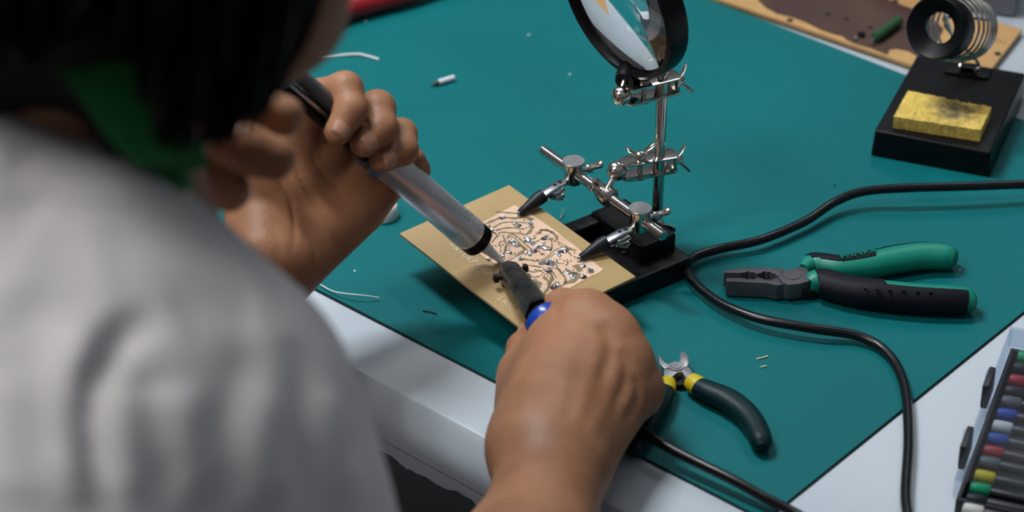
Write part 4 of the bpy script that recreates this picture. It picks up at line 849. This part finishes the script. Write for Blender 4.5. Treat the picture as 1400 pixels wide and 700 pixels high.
# cut the neck opening: a cone of space around the neck
nd = nrm(hp(-.02, 0, -.045)-NB)
def neckclip(p): return np.full(len(p), -9.0)
cuta = Shr+(Er-Shr)*.85; cutn = nrm(Er-Shr); cutb = Shl+(El-Shl)*.6; cutm = nrm(El-Shl)
def clip(p): 
    a = np.where(np.linalg.norm(p-cuta, axis=1) < .12, (p-cuta)@cutn, -1); b = np.where(np.linalg.norm(p-cutb, axis=1) < .12, (p-cutb)@cutm, -1)
    return np.maximum(np.maximum(neckclip(p), a), b)
pos, qd = nets(fs_, (-.62, -.95, -.38), (.12, -.05, .50), .0040, clip=clip); N = normals(pos, qd)
folds = [([(150, 720), (128, 640), (122, 560), (138, 500), (175, 455), (230, 430)], .007, -.0080), ([(118, 700), (100, 600), (110, 500), (150, 450)], .010, .0060), ([(180, 700), (165, 600), (175, 520)], .012, .004),
         ([(250, 700), (215, 620), (205, 540), (225, 480)], .010, -.0050), ([(290, 690), (245, 600), (240, 520)], .012, .005), ([(330, 700), (300, 620), (330, 520), (350, 460)], .010, -.0045), ([(370, 700), (350, 600), (370, 520)], .014, .005), ([(430, 700), (405, 600), (420, 520), (400, 450)], .010, -.005), ([(460, 700), (455, 600), (450, 520)], .014, .004),
         ([(0, 200), (60, 230), (130, 300), (160, 380)], .016, -.004), ([(0, 260), (50, 300), (90, 380), (100, 470)], .015, -.005), ([(20, 150), (120, 200), (220, 280)], .018, .003), ([(0, 400), (50, 460), (70, 560), (60, 680)], .014, -.006), ([(0, 500), (20, 600), (10, 700)], .012, .005), ([(230, 430), (300, 420), (360, 430)], .012, -.003), ([(480, 640), (495, 580), (470, 520)], .008, -.003), ([(20, 320), (90, 350), (170, 360)], .02, .003)]
disp = ridge(pos, N, fs_, folds[:2], .75, 1.30)+.6*ridge(pos, N, fs_, folds[2:], .75, 1.30)
disp += np.array([.0012*mn.noise(Vector(p)*18) for p in pos])
pos = pos+N*disp[:, None]
so = mkobj('t_shirt', npmesh('t_shirt', pos, qd), 'cloth', ps, smooth=False)
# collar rib round the neck
cb_ = nrm(np.cross(nd, V(1, 0, 0))); cs_ = np.cross(nd, cb_); ring = []
for k in range(49):
    a = 2*math.pi*k/48; dr = cb_*math.cos(a)+cs_*math.sin(a); ring.append(NB+nd*(-.020)+dr*.0675)
ring = [p-nd*.0 for p in ring]
if 0: MB().sweep(ring, [(.0035, .008)]*49, 12, hint=nd, cap=False).build('collar', 'cloth', ps)
# green ribbon
rb = [atd(70, -20, .945), atd(110, 50, .935), atd(150, 110, .932), atd(190, 165, .940), atd(226, 205, .955), atd(246, 235, .985), atd(258, 262, 1.02)]
MB().sweep(cr_spline(rb, 5), [(.0125, .0016)]*len(cr_spline(rb, 5)), 14, hint=-FW).build('green_neck_ribbon', 'greencloth', ps)
# --- hair: shell + locks
hg = [(('e', hp(-.045, -.002, -.028), RH, V(.054, .074, .060)), .03), (('e', hp(-.016, 0, .028), RH, V(.101, .086, .096)), .02), (('e', hp(-.038, 0, -.020), RH, V(.076, .080, .085)), .03)]
for s in (-1, 1): hg.append((('e', hp(.002, s*.066, -.028), RH, V(.040, .020, .070)), .015))
fh = field([hg], [])
def hclip(p):                                                            # open the face side
    q = p-HC; f_ = q@Fh; t_ = q@Th; return f_-.026-np.clip((t_-.05)*1.2, -.03, .05)
pos, qd = nets(fh, HC-.17, HC+.17, .0035, clip=hclip); N = normals(pos, qd)
dd = np.array([mn.noise(Vector(((p-HC)@Fh*38, (p-HC)@Sd*38, (p-HC)@Th*9)))*.006 for p in pos]); pos = pos+N*dd[:, None]
ho = mkobj('hair', npmesh('hair', pos, qd), 'hair', ps, smooth=False)
m_ = MB(); rr = random.Random(3)
HLX = [-300, 0, 50, 80, 140, 185, 205, 240, 300, 340, 370, 395, 405, 430, 460]; HLY = [60, 100, 95, 60, 50, 100, 200, 212, 205, 190, 150, 118, 70, 10, -60]   # where the haircut ends
for k in range(620):
    a = rr.uniform(-2.6, 2.6) if k % 2 else rr.uniform(.3, 2.3); e = rr.uniform(-.1, 1.2)
    o = hp(-.016, 0, .03)+(-Fh*math.cos(a)+Sd*math.sin(a))*math.cos(e)*V(1, 1, 1)*.088+Th*math.sin(e)*.09
    out = nrm(o-HC); P = [o]; d = nrm(-Th*.9+out*.25+V(rr.uniform(-.2, .2), rr.uniform(-.2, .2), -.2)); L = rr.uniform(.024, .042)
    for j in range(5):
        P.append(P[-1]+d*L); q = P[-1]-hp(-.020, 0, 0); 
        rad = np.linalg.norm(q); lim = .100+.004*rr.random()
        if rad < lim: P[-1] = hp(-.020, 0, 0)+q/rad*lim
        d = nrm(d*.8-Th*.15+V(0, 0, -.12)+V(rr.uniform(-.25, .25), rr.uniform(-.25, .25), rr.uniform(-.1, .1))-out*.12)
    if (P[-1]-HC)@Th < -.105: P = P[:4]
    Q = cr_spline(P, 3); nq = 0
    for p_ in Q:
        X, Y = proj(p_)
        if Y > np.interp(X, HLX, HLY): break
        nq += 1
    Q = Q[:nq]
    if nq < 4: continue
    m_.sweep(Q, [max(.0004, .0036*math.sin(math.pi*min(.98, .15+.8*i/len(Q)))) for i in range(len(Q))], 5)
lk = m_.build('hair_locks', 'hair', ps); lk['kind'] = 'stuff'

# --- second person: hand at the left
core = []; fingers = []
W2_ = atd(60, 130, 1.22); E2_ = atd(-420, 35, 1.68)
core += [C(W2_, W2_+(E2_-W2_)*.5, .028, .034, .02), C(W2_+(E2_-W2_)*.5, E2_, .034, .042, .02)]
fB = [[(215, 100, 1.172, 12.5), (282, 128, 1.165, 11), (345, 146, 1.160, 10.2), (388, 158, 1.160, 9.2)],
      [(205, 150, 1.152, 12.5), (278, 180, 1.140, 11.0), (335, 203, 1.135, 10.8), (374, 216, 1.138, 9.9)],
      [(190, 195, 1.156, 12), (240, 222, 1.145, 10.8), (285, 246, 1.143, 10.5), (313, 260, 1.146, 9.6)],
      [(165, 228, 1.175, 10.5), (215, 250, 1.178, 9.2), (248, 268, 1.178, 8.6), (268, 280, 1.180, 7.8)]]
for ch_, off in zip(fB, (0, 10, 20, 30)):
    P = [atd(x, y, d) for x, y, d, r in ch_]; core.append(C(W2_, P[0], .022, ch_[0][3]/1000, .014))
    g = [C(P[i], P[i+1], ch_[i][3]/1000, ch_[i+1][3]/1000, .004) for i in range(3)]; g[0] = (g[0][0], .008); fingers.append(g)
tq = [atd(110, 150, 1.24), atd(190, 150, 1.235), atd(250, 170, 1.22), atd(300, 190, 1.205)]
fingers.append([C(tq[0], tq[1], .016, .0125, .01), C(tq[1], tq[2], .0115, .011, .004), C(tq[2], tq[3], .011, .009, .004)])
f2 = field([core]+fingers, [])
lo = np.min([E2_, W2_, *[atd(x, y, d) for c_ in fB for x, y, d, r in c_]], 0)-.05; hi = np.max([E2_, W2_, *[atd(x, y, d) for c_ in fB for x, y, d, r in c_]], 0)+.05
pos, qd = nets(f2, lo, hi, .0021); N = normals(pos, qd)
pr_ = [([(335, 128), (330, 145), (325, 165)], .0014, -.0007), ([(330, 180), (322, 205), (312, 228)], .0014, -.0007), ([(285, 225), (275, 245), (268, 262)], .0014, -.0007)]
pos = pos+N*ridge(pos, N, f2, pr_, 1.1, 1.4)[:, None]
p2 = thing('person', tuple(E2_), "second person's bare hand with loosely curled fingers beside the dark hair", 'person')
mkobj('body', npmesh('body', pos, qd), 'skin', p2, smooth=False)
